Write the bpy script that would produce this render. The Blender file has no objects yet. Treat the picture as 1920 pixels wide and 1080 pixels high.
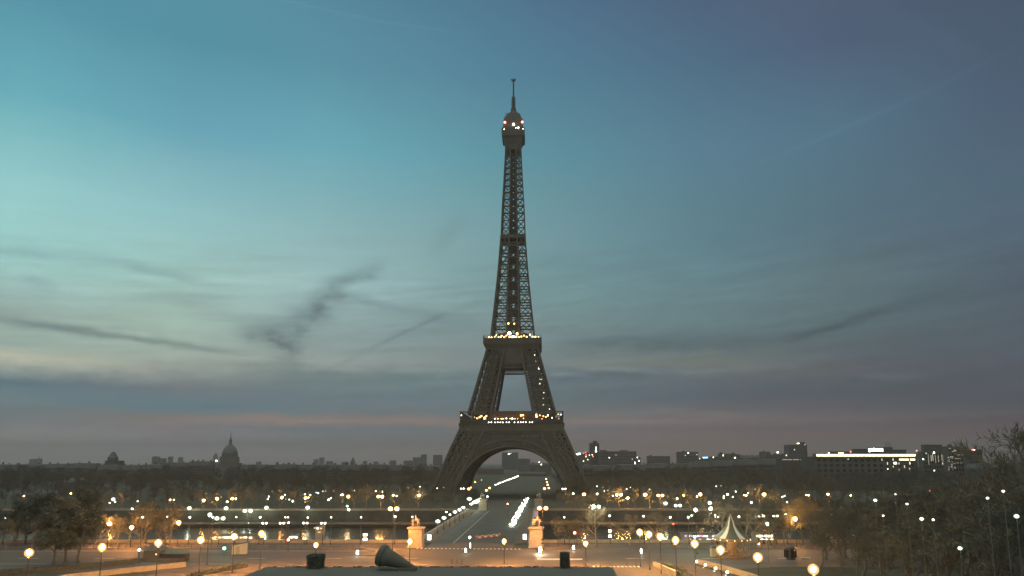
import bpy, bmesh, math, random
from mathutils import Vector, Matrix
R = math.radians
SC = bpy.context.scene
COL = SC.collection
random.seed(7)

# ------------------------------------------------------------------ camera
F, PPY, CX, PITCH, EYE = 1300.0, 685.0, 960.0, R(8.0), 25.0
cam_d = bpy.data.cameras.new("camera")
cam_d.sensor_width = 36.0
cam_d.lens = F / 1920.0 * 36.0
cam_d.shift_y = (PPY - 540.0) / 1920.0
cam_d.clip_start, cam_d.clip_end = 0.5, 40000.0
cam = bpy.data.objects.new("camera", cam_d)
cam.location = (0, 0, EYE)
cam.rotation_euler = (R(90) + PITCH, 0, 0)
COL.objects.link(cam)
SC.camera = cam
SC.render.engine = "CYCLES"
cy = SC.cycles
cy.use_denoising = True
cy.max_bounces, cy.diffuse_bounces, cy.glossy_bounces = 5, 2, 2
cy.transmission_bounces, cy.transparent_max_bounces, cy.volume_bounces = 2, 16, 0
cy.sample_clamp_indirect, cy.sample_clamp_direct = 3.0, 0.0
cy.use_light_tree = True
vs = SC.view_settings
vs.view_transform, vs.look, vs.gamma, vs.exposure, vs.use_curve_mapping = "Standard", "None", 1.0, 0.0, False


def ray(x, y):
    """Direction through a pixel of the 1920 x 1080 photograph, scaled to one metre of depth."""
    a, b = (PPY - y) / F, (x - CX) / F
    fy = math.cos(PITCH) - a * math.sin(PITCH)
    return b / fy, (math.sin(PITCH) + a * math.cos(PITCH)) / fy


def at_z(x, y, z):
    u, v = ray(x, y)
    d = (z - EYE) / v
    return Vector((u * d, d, z))


def at_d(x, y, d):
    u, v = ray(x, y)
    return Vector((u * d, d, EYE + v * d))


def x_at(x, d, z):
    zc = d * math.cos(PITCH) + (z - EYE) * math.sin(PITCH)
    return (x - CX) / F * zc


def z_at(y, d):
    return EYE + ray(CX, y)[1] * d


def lin(c):
    c /= 255.0
    return c / 12.92 if c <= 0.04045 else ((c + 0.055) / 1.055) ** 2.4


# ------------------------------------------------------------------ sky
class E:
    """Arithmetic on shader sockets."""
    nt = None

    def __init__(s, v): s.v = v

    @staticmethod
    def op(name, *args, clamp=False):
        n = E.nt.nodes.new("ShaderNodeMath"); n.operation = name; n.use_clamp = clamp
        for i, a in enumerate(args):
            if isinstance(a, E): E.nt.links.new(a.v, n.inputs[i])
            else: n.inputs[i].default_value = a
        return E(n.outputs[0])

    def __add__(s, o): return E.op("ADD", s, o)
    def __sub__(s, o): return E.op("SUBTRACT", s, o)
    def __mul__(s, o): return E.op("MULTIPLY", s, o)
    def __truediv__(s, o): return E.op("DIVIDE", s, o)
    __radd__, __rmul__ = __add__, __mul__
    def __rsub__(s, o): return E.op("SUBTRACT", o, s)


SKY_X = [0, 320, 640, 960, 1280, 1600, 1920]
SKY_Y = [-120, 0, 150, 300, 450, 550, 640, 685, 706, 745, 775, 792, 806, 850, 868, 900]
SKY = [
 [(78.5,145.6,167.9),(90.3,152.4,169.9),(80.9,132.7,156.0),(75.0,116.2,143.3),(73.6,93.7,122.4),(80.6,93.4,113.3),(65.5,82.8,104.9)],
 [(80.5,149.0,171.8),(92.5,156.0,173.9),(83.0,135.9,159.7),(76.9,119.0,146.7),(75.5,96.0,125.4),(82.6,95.7,116.0),(67.2,84.9,107.5)],
 [(100.9,180.3,194.1),(69.1,140.1,161.5),(92.9,152.8,170.7),(82.9,132.0,154.8),(76.9,116.5,140.8),(69.5,89.8,123.1),(72.9,92.5,115.0)],
 [(152.2,210.8,210.8),(122.8,186.7,204.8),(109.9,177.6,192.3),(95.9,152.9,166.8),(89.0,130.5,151.3),(89.0,131.4,147.6),(74.4,102.6,124.4)],
 [(169.6,230.0,226.9),(164.7,214.0,212.1),(148.0,188.9,190.8),(122.1,164.1,170.1),(94.6,136.2,149.1),(81.9,105.1,121.6),(79.2,99.8,118.1)],
 [(153.0,175.0,169.0),(164.5,199.4,187.2),(168.6,202.3,204.3),(121.3,156.6,159.6),(105.1,140.6,149.6),(96.2,123.7,128.7),(81.0,97.7,113.3)],
 [(172.7,199.8,189.6),(186.9,212.6,198.9),(139.2,162.8,164.1),(131.5,153.8,154.7),(102.7,129.2,135.1),(87.2,108.2,116.7),(76.2,90.7,107.3)],
 [(237.1,227.4,194.0),(175.9,188.2,177.0),(160.1,172.1,168.9),(132.5,148.7,150.9),(124.3,129.6,121.0),(89.6,95.7,107.6),(78.3,84.5,104.0)],
 [(76.7,121.7,142.5),(25.5,25.5,96.7),(108.1,137.3,135.9),(115.8,137.6,144.7),(90.3,109.3,124.7),(112.6,109.6,111.7),(78.3,79.1,95.5)],
 [(127.4,160.1,169.1),(145.0,160.0,163.8),(107.1,136.0,153.0),(105.1,130.3,141.6),(85.5,102.0,123.8),(25.5,61.2,91.7),(51.3,66.0,90.6)],
 [(119.4,144.8,158.3),(36.1,135.2,160.9),(125.1,139.7,149.2),(113.9,130.8,138.9),(113.7,108.1,115.5),(109.8,99.0,110.6),(82.7,68.4,91.9)],
 [(147.7,160.3,167.4),(214.5,158.1,127.4),(188.1,153.7,142.4),(155.8,137.7,140.6),(148.5,128.3,132.5),(122.2,101.9,117.0),(70.7,25.5,71.1)],
 [(25.5,93.5,170.5),(25.5,133.5,179.7),(115.0,142.7,159.9),(128.7,135.9,147.6),(126.9,108.1,124.5),(84.0,51.2,87.9),(25.5,25.5,25.5)],
 [(255.0,255.0,255.0),(229.5,226.1,243.8),(202.5,198.7,208.4),(190.4,165.0,173.5),(190.8,140.4,142.0),(167.3,105.6,113.9),(141.0,25.5,97.2)],
 [(245.5,243.0,255.0),(213.3,209.1,217.8),(198.8,180.8,192.9),(185.3,148.5,155.5),(170.4,114.7,119.8),(148.9,70.2,87.1),(110.8,25.5,28.8)],
 [(245.5,243.0,255.0),(213.3,209.1,217.8),(198.8,180.8,192.9),(185.3,148.5,155.5),(170.4,114.7,119.8),(148.9,70.2,87.1),(110.8,25.5,28.8)],
]


w = bpy.data.worlds.new("World"); SC.world = w; w.use_nodes = True
nt = E.nt = w.node_tree
nt.nodes.clear()


def mathn(name, *a, **k): return E.op(name, *a, **k)


tc = nt.nodes.new("ShaderNodeTexCoord")
sep = nt.nodes.new("ShaderNodeSeparateXYZ"); nt.links.new(tc.outputs["Generated"], sep.inputs[0])
dx, dy, dz = (E(sep.outputs[i]) for i in range(3))
hor = mathn("MAXIMUM", mathn("SQRT", dx * dx + dy * dy), 0.02)
sin_az = dx / hor
az = mathn("ARCTAN2", dx, dy)
tan_el = dz / hor


def azel(x, y):
    u, v = ray(x, y)
    return math.atan2(u, 1), v / math.hypot(u, 1)


def noise(sx, sy, detail=4.0, rough=0.55, seed=0.0, rot=0.0):
    c = nt.nodes.new("ShaderNodeCombineXYZ")
    ca, sa = math.cos(rot), math.sin(rot)
    nt.links.new(((az * ca + tan_el * sa) * sx).v, c.inputs[0]); nt.links.new(((tan_el * ca - az * sa) * sy).v, c.inputs[1]); c.inputs[2].default_value = seed
    n = nt.nodes.new("ShaderNodeTexNoise"); n.inputs["Scale"].default_value = 1.0
    n.inputs["Detail"].default_value = detail; n.inputs["Roughness"].default_value = rough
    nt.links.new(c.outputs[0], n.inputs["Vector"])
    return E(n.outputs["Fac"]) - 0.5


n_warp = noise(7, 40, 4, 0.55, 1.3)
n_wisp = noise(5, 55, 5, 0.6, 8.1, 0.05)
n_puff = noise(34, 70, 5, 0.62, 4.7)
n_wisp2 = noise(5, 75, 6, 0.66, 3.3, 0.10)
n_big = noise(2.5, 9, 3, 0.5, 2.2)
e_w = tan_el + n_warp * 0.016 + n_puff * 0.016


def smooth(v, a, b):
    m = nt.nodes.new("ShaderNodeMapRange"); m.interpolation_type = "SMOOTHSTEP"
    nt.links.new(v.v, m.inputs["Value"]); m.inputs["From Min"].default_value = a; m.inputs["From Max"].default_value = b
    return E(m.outputs["Result"])


def linear(v, a, b):
    m = nt.nodes.new("ShaderNodeMapRange"); m.interpolation_type = "LINEAR"; m.clamp = True
    nt.links.new(v.v, m.inputs["Value"]); m.inputs["From Min"].default_value = a; m.inputs["From Max"].default_value = b
    return E(m.outputs["Result"])


def table(x, y):
    def loc(v, arr):
        v = min(max(v, arr[0]), arr[-1])
        for i in range(len(arr) - 1):
            if v <= arr[i + 1]:
                return i, (v - arr[i]) / (arr[i + 1] - arr[i])
    i, f = loc(x, SKY_X); j, g = loc(y, SKY_Y)
    return [sum(lin(SKY[jj][ii][k]) * wf * wg for ii, wf in ((i, 1 - f), (i + 1, f)) for jj, wg in ((j, 1 - g), (j + 1, g))) for k in range(3)]


def pix(saz, e):
    """Pixel of the photograph that looks along sine of azimuth and tangent of elevation."""
    a = math.asin(max(-0.78, min(0.78, saz)))
    X, Y, Z = math.sin(a), math.cos(a), e
    zc = Y * math.cos(PITCH) + Z * math.sin(PITCH)
    yc = Z * math.cos(PITCH) - Y * math.sin(PITCH)
    return CX + F * X / zc, PPY - F * yc / zc


rows = [azel(960, y)[1] for y in reversed(SKY_Y)]
stops = [0.0, 0.14, 0.2, 0.28, 0.36, 0.43, 0.5, 0.57, 0.64, 0.72, 0.8, 0.86, 1.0]
ramp_in = sin_az * 0.5 + 0.5
prev = None
for k, e in enumerate(rows):
    cr = nt.nodes.new("ShaderNodeValToRGB"); cr.color_ramp.interpolation = "LINEAR"
    els = cr.color_ramp.elements
    while len(els) < len(stops): els.new(0.5)
    for el_, s in zip(els, stops):
        el_.position = s
        el_.color = (*table(*pix(s * 2 - 1, e)), 1)
    nt.links.new(ramp_in.v, cr.inputs[0])
    if prev is None:
        prev = cr.outputs[0]
    else:
        mx = nt.nodes.new("ShaderNodeMix"); mx.data_type = "RGBA"
        nt.links.new(linear(e_w, rows[k - 1], e).v, mx.inputs[0])
        nt.links.new(prev, mx.inputs[6]); nt.links.new(cr.outputs[0], mx.inputs[7])
        prev = mx.outputs[2]


def streak(x0, y0, x1, y1, wpx, amt, puff=1.2, soft=0.5):
    """A cloud or vapour trail between two points of the sky; returns its strength."""
    a0, e0 = azel(x0, y0); a1, e1 = azel(x1, y1)
    L = math.hypot(a1 - a0, e1 - e0) / 2; c, s = (a1 - a0) / (2 * L), (e1 - e0) / (2 * L)
    ma, me = (a0 + a1) / 2, (e0 + e1) / 2
    pa, pe = az + n_warp * (wpx * 0.0006) - ma, tan_el + n_puff * (0.004 + wpx * 0.0011) - me
    u = (pa * c + pe * s) / L
    v = (pe * c - pa * s) / (wpx / F)
    u2 = u * u
    g = mathn("EXPONENT", (u2 * u2 + v * v) * -1.0)
    return g * (n_puff * puff + 1.0) * amt


dark = None
for args in [(450, 622, 575, 618, 24, .32, 3.4), (500, 632, 562, 662, 17, .34, 3.2), (545, 605, 620, 572, 26, .30, 3.6), (585, 575, 650, 540, 21, .26, 3.4),
             (610, 535, 720, 500, 15, .26, 3.0), (600, 548, 870, 602, 11, .20, 2), (515, 655, 565, 700, 22, .16, 2.6),
             (-60, 588, 440, 660, 7, .42, .9), (690, 655, 830, 590, 4, .20, .8), (800, 600, 930, 555, 7, .10, 1.2), (600, 700, 680, 665, 4, .10, .8),
             (1475, 637, 1640, 590, 8, .60, 1.6), (1610, 590, 1800, 543, 10, .42, 1.8), (1040, 644, 1480, 640, 20, .40, 2.4), (1500, 650, 1900, 640, 22, .10, 2.4),
             (-60, 452, 190, 492, 13, .15, 1.8), (180, 482, 390, 530, 8, .17, 1.8), (230, 560, 430, 560, 13, .13, 2.2), (40, 520, 110, 540, 11, .12, 2), (330, 570, 470, 600, 12, .10, 2),
             (810, 470, 870, 405, 18, .09, 1.8), (1340, 470, 1480, 500, 18, .08, 1.8), (1030, 712, 1240, 698, 10, .45, 1.8), (1000, 500, 1060, 480, 9, .06, 1.4), (680, 690, 800, 712, 7, .12, 1.6), (1180, 480, 1300, 520, 20, .06, 1.6)]:
    g = streak(*args)
    dark = g if dark is None else dark + g
light = None
for args in [(520, -4, 880, 62, 3.0, .09, .4), (1400, 315, 1960, 60, 5, .08, 1.0), (1640, 10, 1830, 100, 14, .05, 1.2), (1600, 704, 1740, 708, 6, .22, 1.8), (780, 716, 1000, 718, 6, .14, 1.6), (200, 793, 680, 789, 7, .10, 2.2), (1100, 778, 1290, 768, 6, .18, 2.0), (1220, 768, 1420, 780, 6, .18, 2.0), (1030, 700, 1110, 706, 4, .30, 1.4), (1100, 690, 1330, 698, 6, .26, 1.8), (1320, 696, 1520, 682, 6, .16, 1.8), (-60, 680, 500, 690, 10, .10, 1.4), (560, 690, 880, 695, 6, .10, 1.6), (1030, 790, 1250, 792, 4, .18, 1.4)]:
    g = streak(*args)
    light = g if light is None else light + g
band = smooth(tan_el, azel(960, 420)[1], azel(960, 560)[1]) * (1.0 - smooth(tan_el, azel(960, 700)[1], azel(960, 800)[1]) * 0.3)
up = smooth(tan_el, -0.01, 0.05)
gain = 1.0 + (n_wisp * 0.40 + n_wisp2 * 0.38 + n_big * 0.18 + n_puff * 0.16) * band * up - dark * up * 0.55 + light * up
dkn = nt.nodes.new("ShaderNodeMix"); dkn.data_type = "RGBA"
nt.links.new(mathn("MULTIPLY", dark * up, 0.85, clamp=True).v, dkn.inputs[0])
nt.links.new(prev, dkn.inputs[6]); dkn.inputs[7].default_value = (lin(98), lin(124), lin(140), 1)
vm = nt.nodes.new("ShaderNodeVectorMath"); vm.operation = "SCALE"
nt.links.new(dkn.outputs[2], vm.inputs[0]); nt.links.new(gain.v, vm.inputs["Scale"])
# the sky above the picture and behind it: unseen, brightened as fill to lift the dark surfaces
zen = smooth(tan_el, 0.80, 1.7)
zm = nt.nodes.new("ShaderNodeMix"); zm.data_type = "RGBA"
nt.links.new(zen.v, zm.inputs[0]); nt.links.new(vm.outputs[0], zm.inputs[6]); zm.inputs[7].default_value = (1.22, 1.26, 1.10, 1)
west = smooth(dy, 0.1, -0.5) * smooth(tan_el, -0.02, 0.25)
wm = nt.nodes.new("ShaderNodeMix"); wm.data_type = "RGBA"
nt.links.new(west.v, wm.inputs[0]); nt.links.new(zm.outputs[2], wm.inputs[6]); wm.inputs[7].default_value = (0.55, 0.57, 0.50, 1)
bg = nt.nodes.new("ShaderNodeBackground"); nt.links.new(wm.outputs[2], bg.inputs["Color"]); bg.inputs["Strength"].default_value = 1.0
# the physical sky of a sun still below the horizon, very faint
st = nt.nodes.new("ShaderNodeTexSky"); st.sky_type = "NISHITA"; st.sun_disc = False
st.sun_elevation, st.sun_rotation = R(1.0), R(-62.0)
bg2 = nt.nodes.new("ShaderNodeBackground"); nt.links.new(st.outputs[0], bg2.inputs["Color"]); bg2.inputs["Strength"].default_value = 0.004
ad = nt.nodes.new("ShaderNodeAddShader"); nt.links.new(bg.outputs[0], ad.inputs[0]); nt.links.new(bg2.outputs[0], ad.inputs[1])
wo = nt.nodes.new("ShaderNodeOutputWorld"); nt.links.new(ad.outputs[0], wo.inputs["Surface"])
w.cycles.sampling_method = "MANUAL"; w.cycles.sample_map_resolution = 512

sun_d = bpy.data.lights.new("sun", "SUN"); sun_d.energy = 0.05; sun_d.angle = R(12); sun_d.color = (1.0, 0.93, 0.85)
sun = bpy.data.objects.new("sun", sun_d); COL.objects.link(sun)
sun.rotation_euler = (R(84), 0, R(-62 + 180 + 0)); sun.location = (-300, 200, 120)

# ------------------------------------------------------------------ materials
MATS = {}


def mat(name, col, rough=0.8, var=0.25, scale=1.5, metal=0.0, emit=None, strength=0.0, bump=0.0, spec=0.3, stretch=None, col2=None):
    if name in MATS: return MATS[name]
    m = bpy.data.materials.new(name); m.use_nodes = True; MATS[name] = m
    t = m.node_tree; b = t.nodes["Principled BSDF"]
    b.inputs["Roughness"].default_value = rough; b.inputs["Metallic"].default_value = metal
    b.inputs["Specular IOR Level"].default_value = spec
    if emit:
        b.inputs["Base Color"].default_value = (*col, 1)
        b.inputs["Emission Color"].default_value = (*emit, 1); b.inputs["Emission Strength"].default_value = strength
        return m
    c = t.nodes.new("ShaderNodeTexCoord"); n = t.nodes.new("ShaderNodeTexNoise")
    n.inputs["Scale"].default_value = scale; n.inputs["Detail"].default_value = 6; n.inputs["Roughness"].default_value = 0.65
    src = c.outputs["Object"]
    if stretch:
        mp = t.nodes.new("ShaderNodeMapping"); mp.inputs["Scale"].default_value = stretch
        t.links.new(src, mp.inputs[0]); src = mp.outputs[0]
    t.links.new(src, n.inputs["Vector"])
    r = t.nodes.new("ShaderNodeValToRGB")
    r.color_ramp.elements[0].position, r.color_ramp.elements[1].position = 0.3, 0.7
    r.color_ramp.elements[0].color = (*[x * (1 - var) for x in col], 1)
    r.color_ramp.elements[1].color = (*(col2 or [min(1, x * (1 + var)) for x in col]), 1)
    t.links.new(n.outputs["Fac"], r.inputs[0]); t.links.new(r.outputs[0], b.inputs["Base Color"])
    if bump:
        bp = t.nodes.new("ShaderNodeBump"); bp.inputs["Strength"].default_value = bump; bp.inputs["Distance"].default_value = 0.05
        t.links.new(n.outputs["Fac"], bp.inputs["Height"]); t.links.new(bp.outputs[0], b.inputs["Normal"])
    return m


AMB, WHT, PAL, RED, GRN = (1.0, 0.50, 0.13), (0.88, 1.0, 0.72), (1.0, 0.90, 0.66), (1.0, 0.10, 0.06), (0.10, 1.0, 0.55)
iron = mat("iron_brown", (0.078, 0.088, 0.076), 0.85, 0.15, 0.2)
steel = mat("dark_steel", (0.055, 0.055, 0.05), 0.6, 0.2, 2.0)
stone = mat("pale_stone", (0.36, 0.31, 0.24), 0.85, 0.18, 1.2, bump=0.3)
dstone = mat("dark_stone", (0.12, 0.12, 0.10), 0.9, 0.3, 0.6, bump=0.3)
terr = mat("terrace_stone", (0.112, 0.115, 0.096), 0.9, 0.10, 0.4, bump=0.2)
quaym = mat("quay_stone", (0.10, 0.10, 0.085), 0.9, 0.3, 0.25)
bark = mat("bark", (0.115, 0.12, 0.098), 0.9, 0.3, 3.0)
pbark = mat("plane_bark", (0.26, 0.22, 0.16), 0.9, 0.3, 1.5)
twig = mat("twigs", (0.112, 0.12, 0.098), 0.95, 0.3, 0.4)
leafm = mat("evergreen_leaves", (0.10, 0.12, 0.095), 0.9, 0.2, 0.35)
bronze = mat("bronze", (0.095, 0.099, 0.083), 0.7, 0.12, 2.0)
asph = mat("asphalt", (0.105, 0.088, 0.070), 0.72, 0.28, 0.09, bump=0.05, stretch=(0.35, 1.6, 1))
dasph = mat("dark_asphalt", (0.075, 0.08, 0.068), 0.75, 0.25, 0.09, bump=0.05)
soil = mat("lawn", (0.055, 0.06, 0.04), 0.95, 0.35, 0.15)
gravel = mat("gravel_path", (0.14, 0.105, 0.078), 0.9, 0.2, 0.3)
pave = mat("paving", (0.13, 0.102, 0.078), 0.85, 0.2, 0.35)
paint = mat("road_paint", (0.62, 0.60, 0.54), 0.7, 0.2, 1.0)
waterm = mat("water", (0.025, 0.032, 0.026), 0.18, 0.2, 0.2, bump=0.08, spec=0.3, stretch=(0.5, 1.5, 1))
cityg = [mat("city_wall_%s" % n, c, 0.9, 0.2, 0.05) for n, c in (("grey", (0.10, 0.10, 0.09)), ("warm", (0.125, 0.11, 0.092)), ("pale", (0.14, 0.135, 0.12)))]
zinc = mat("zinc_roof", (0.10, 0.11, 0.11), 0.6, 0.2, 0.1)
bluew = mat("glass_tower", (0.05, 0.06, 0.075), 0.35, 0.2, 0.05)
darkwin = mat("dark_window", (0.03, 0.035, 0.04), 0.2, 0.2, 0.5)


def glare_shell(name, col, s):
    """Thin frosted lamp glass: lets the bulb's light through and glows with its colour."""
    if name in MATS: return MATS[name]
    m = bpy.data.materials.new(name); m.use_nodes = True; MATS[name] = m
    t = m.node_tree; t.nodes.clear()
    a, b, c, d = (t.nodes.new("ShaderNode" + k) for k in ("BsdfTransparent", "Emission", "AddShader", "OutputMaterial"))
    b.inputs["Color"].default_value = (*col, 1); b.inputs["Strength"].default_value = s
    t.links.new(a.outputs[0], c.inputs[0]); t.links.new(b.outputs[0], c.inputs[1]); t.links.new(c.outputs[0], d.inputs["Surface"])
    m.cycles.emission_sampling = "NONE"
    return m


def glow(name, col, s): return mat(name, (0.8, 0.8, 0.75), 0.4, emit=col, strength=s)


# ------------------------------------------------------------------ mesh helpers
class MB:
    """Collects faces; build() links them as one mesh object."""
    def __init__(s): s.v, s.f, s.m = [], [], []

    def add(s, vs_, fs, mi=0):
        o = len(s.v); s.v += [tuple(p) for p in vs_]
        s.f += [tuple(i + o for i in f) for f in fs]; s.m += [mi] * len(fs)
        return s

    def box(s, x0, x1, y0, y1, z0, z1, mi=0, M=None):
        p = [Vector(q) for q in ((x0, y0, z0), (x1, y0, z0), (x1, y1, z0), (x0, y1, z0), (x0, y0, z1), (x1, y0, z1), (x1, y1, z1), (x0, y1, z1))]
        if M is not None: p = [M @ q for q in p]
        return s.add(p, ((0, 3, 2, 1), (4, 5, 6, 7), (0, 1, 5, 4), (1, 2, 6, 5), (2, 3, 7, 6), (3, 0, 4, 7)), mi)

    def frus(s, b, z0, t, z1, cx=0, cy_=0, mi=0):
        """Square tapered block: half sizes b, t (numbers or pairs)."""
        bx, by = b if isinstance(b, tuple) else (b, b); tx, ty = t if isinstance(t, tuple) else (t, t)
        p = [(cx - bx, cy_ - by, z0), (cx + bx, cy_ - by, z0), (cx + bx, cy_ + by, z0), (cx - bx, cy_ + by, z0),
             (cx - tx, cy_ - ty, z1), (cx + tx, cy_ - ty, z1), (cx + tx, cy_ + ty, z1), (cx - tx, cy_ + ty, z1)]
        return s.add(p, ((0, 3, 2, 1), (4, 5, 6, 7), (0, 1, 5, 4), (1, 2, 6, 5), (2, 3, 7, 6), (3, 0, 4, 7)), mi)

    def beam(s, p, q, w_, w2=None, n=4, mi=0, caps=False):
        p, q = Vector(p), Vector(q); d = q - p
        if d.length < 1e-6: return s
        d.normalize(); a = d.cross(Vector((0, 0, 1)) if abs(d.z) < 0.9 else Vector((0, 1, 0))).normalized(); b = d.cross(a)
        w2 = w_ if w2 is None else w2
        vs_ = []
        for c, r in ((p, w_ / 2), (q, w2 / 2)):
            for k in range(n):
                t = 2 * math.pi * (k + 0.5) / n
                vs_.append(c + (a * math.cos(t) + b * math.sin(t)) * r * (1.414 if n == 4 else 1))
        fs = [(k, (k + 1) % n, n + (k + 1) % n, n + k) for k in range(n)]
        if caps: fs += [tuple(range(n - 1, -1, -1)), tuple(range(n, 2 * n))]
        return s.add(vs_, fs, mi)

    def lathe(s, prof, n=16, c=(0, 0, 0), mi=0, sx=1, sy=1):
        vs_, fs = [], []
        for r, z in prof:
            for k in range(n):
                t = 2 * math.pi * k / n
                vs_.append((c[0] + r * math.cos(t) * sx, c[1] + r * math.sin(t) * sy, c[2] + z))
        for j in range(len(prof) - 1):
            for k in range(n):
                fs.append((j * n + k, j * n + (k + 1) % n, (j + 1) * n + (k + 1) % n, (j + 1) * n + k))
        fs += [tuple(range(n - 1, -1, -1)), tuple((len(prof) - 1) * n + k for k in range(n))]
        return s.add(vs_, fs, mi)

    def ball(s, c, r, n=10, m=6, mi=0, sz=1.0):
        return s.lathe([(max(r * math.sin(math.pi * j / m), r * 0.02), -r * sz * math.cos(math.pi * j / m)) for j in range(m + 1)], n, c, mi)

    def prism(s, pts, z0, z1, mi=0):
        n = len(pts)
        vs_ = [(p[0], p[1], z0) for p in pts] + [(p[0], p[1], z1) for p in pts]
        fs = [tuple(range(n - 1, -1, -1)), tuple(range(n, 2 * n))] + [(k, (k + 1) % n, n + (k + 1) % n, n + k) for k in range(n)]
        return s.add(vs_, fs, mi)

    def quad(s, c, a, b, mi=0):
        c, a, b = Vector(c), Vector(a), Vector(b)
        return s.add((c - a - b, c + a - b, c + a + b, c - a + b), ((0, 1, 2, 3),), mi)

    def mesh(s, name, mats, smooth_=False):
        me = bpy.data.meshes.new(name); me.from_pydata(s.v, [], s.f)
        for m_ in (mats if isinstance(mats, (list, tuple)) else [mats]): me.materials.append(m_)
        me.polygons.foreach_set("material_index", s.m)
        if smooth_: me.polygons.foreach_set("use_smooth", [True] * len(s.f))
        me.update(); return me

    def build(s, name, mats, parent=None, smooth_=False, fix=False):
        me = s.mesh(name, mats, smooth_)
        if fix:
            bm = bmesh.new(); bm.from_mesh(me); bmesh.ops.recalc_face_normals(bm, faces=bm.faces); bm.to_mesh(me); bm.free()
        return put(name, me, parent)


def put(name, me, parent=None, loc=None, rz=None):
    o = bpy.data.objects.new(name, me); COL.objects.link(o)
    if parent is not None: o.parent = parent
    if loc is not None: o.location = loc
    if rz is not None: o.rotation_euler = (0, 0, rz)
    return o


def tag(o, label=None, cat=None, group=None, kind=None):
    for k, v in (("label", label), ("category", cat), ("group", group), ("kind", kind)):
        if v: o[k] = v
    return o


def empty(name, loc=(0, 0, 0), rz=0.0, label=None, cat=None, group=None):
    o = bpy.data.objects.new(name, None); COL.objects.link(o)
    o.location = loc; o.rotation_euler = (0, 0, rz); o.empty_display_size = 0.5
    return tag(o, label, cat, group)


def kids(o): return [c for c in bpy.data.objects if c.parent is o]


def copy_tree(src, loc, rz=0.0, scale=None, label=None, group=None, ch=None):
    r = src.copy(); COL.objects.link(r); r.location = loc; r.rotation_euler = (0, 0, rz)
    if scale: r.scale = scale
    if label: r["label"] = label
    if group: r["group"] = group
    for c in (ch if ch is not None else kids(src)):
        d = c.copy(); COL.objects.link(d); d.parent = r
    return r


TH = R(2.5)                                   # the bridge and tower axis turns a little to the right
TX, TD = 1.2, 530.0


def site(lat, d):
    s = d - TD
    return Vector((TX + lat * math.cos(TH) + s * math.sin(TH), TD - lat * math.sin(TH) + s * math.cos(TH), 0))

# ------------------------------------------------------------------ ground, river, roads
def sheet(name, pts, z, m):
    o = MB().add([(p[0], p[1], z) for p in pts], [tuple(range(len(pts)))]).build(name, m)
    return tag(o, kind="structure")


NEAR, FAR, SHELF = 224.0, 372.0, 354.0
sheet("ground", [(-700, -60), (700, -60), (700, NEAR), (-700, NEAR)], 0.0, soil)
sheet("ground", [(-9000, FAR), (9000, FAR), (9000, 11500), (-9000, 11500)], 0.0, soil)
sheet("river_water", [(-3000, NEAR - 6), (3000, NEAR - 6), (3000, FAR + 6), (-3000, FAR + 6)], -7.0, waterm)
tag(MB().box(-1500, 1500, SHELF, FAR + 1, -6.9, -5.5).build("quay", mat("quay_floor", (.05, .052, .045), .9)), kind="structure")
# road across the foot of the bridge, its approach and the far embankment road
sheet("road", [(-420, 172), (-60, 164), (30, 160), (60, 172), (420, 172), (420, 208), (-420, 208)], 0.012, asph)
a, b = site(-13, 207.7), site(13, 207.7); c, d_ = site(13, NEAR), site(-13, NEAR)
sheet("road", [a[:2], b[:2], c[:2], d_[:2]], 0.016, asph)
sheet("road", [(-420, FAR + 6), (420, FAR + 6), (420, FAR + 22), (-420, FAR + 22)], 0.012, dasph)
tag(MB().box(-420, site(-19, 216).x, 208.2, 222, -0.5, 0.14).build("pavement", pave), kind="structure")
tag(MB().box(site(19, 216).x, 420, 208.2, 222, -0.5, 0.14).build("pavement", pave), kind="structure")
# kerbed forecourt and garden alleys on both sides of the fountain
def ground_px(pts, z): return [tuple(at_z(x, y, z)[:2]) for x, y in pts]
sheet("path", ground_px([(120, 1120), (350, 1059), (560, 1054), (560, 1066), (470, 1074), (400, 1120)], 0.02), 0.02, gravel)
sheet("path", ground_px([(1110, 1060), (1200, 1060), (1240, 1120), (1110, 1120)], 0.02), 0.02, gravel)
sheet("path", ground_px([(1203, 1060), (1302, 1052), (1480, 1120), (1250, 1120)], 0.02), 0.02, gravel)
sheet("forecourt", ground_px([(470, 1054), (1200, 1056), (1200, 1061), (1090, 1120), (520, 1120)], 0.024), 0.024, pave)


def strip_wall(name, pts, h, th, m, z0=0.0, parent=None):
    """A low wall along a ground line."""
    b = MB()
    for p, q in zip(pts, pts[1:]):
        p, q = Vector((p[0], p[1], 0)), Vector((q[0], q[1], 0))
        nrm = (q - p).normalized().cross(Vector((0, 0, 1))) * th / 2
        v = [p - nrm, q - nrm, q + nrm, p + nrm]
        b.add([(x.x, x.y, z0) for x in v] + [(x.x, x.y, z0 + h) for x in v], ((0, 3, 2, 1), (4, 5, 6, 7), (0, 1, 5, 4), (1, 2, 6, 5), (2, 3, 7, 6), (3, 0, 4, 7)))
    return b.build(name, m, parent)


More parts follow.
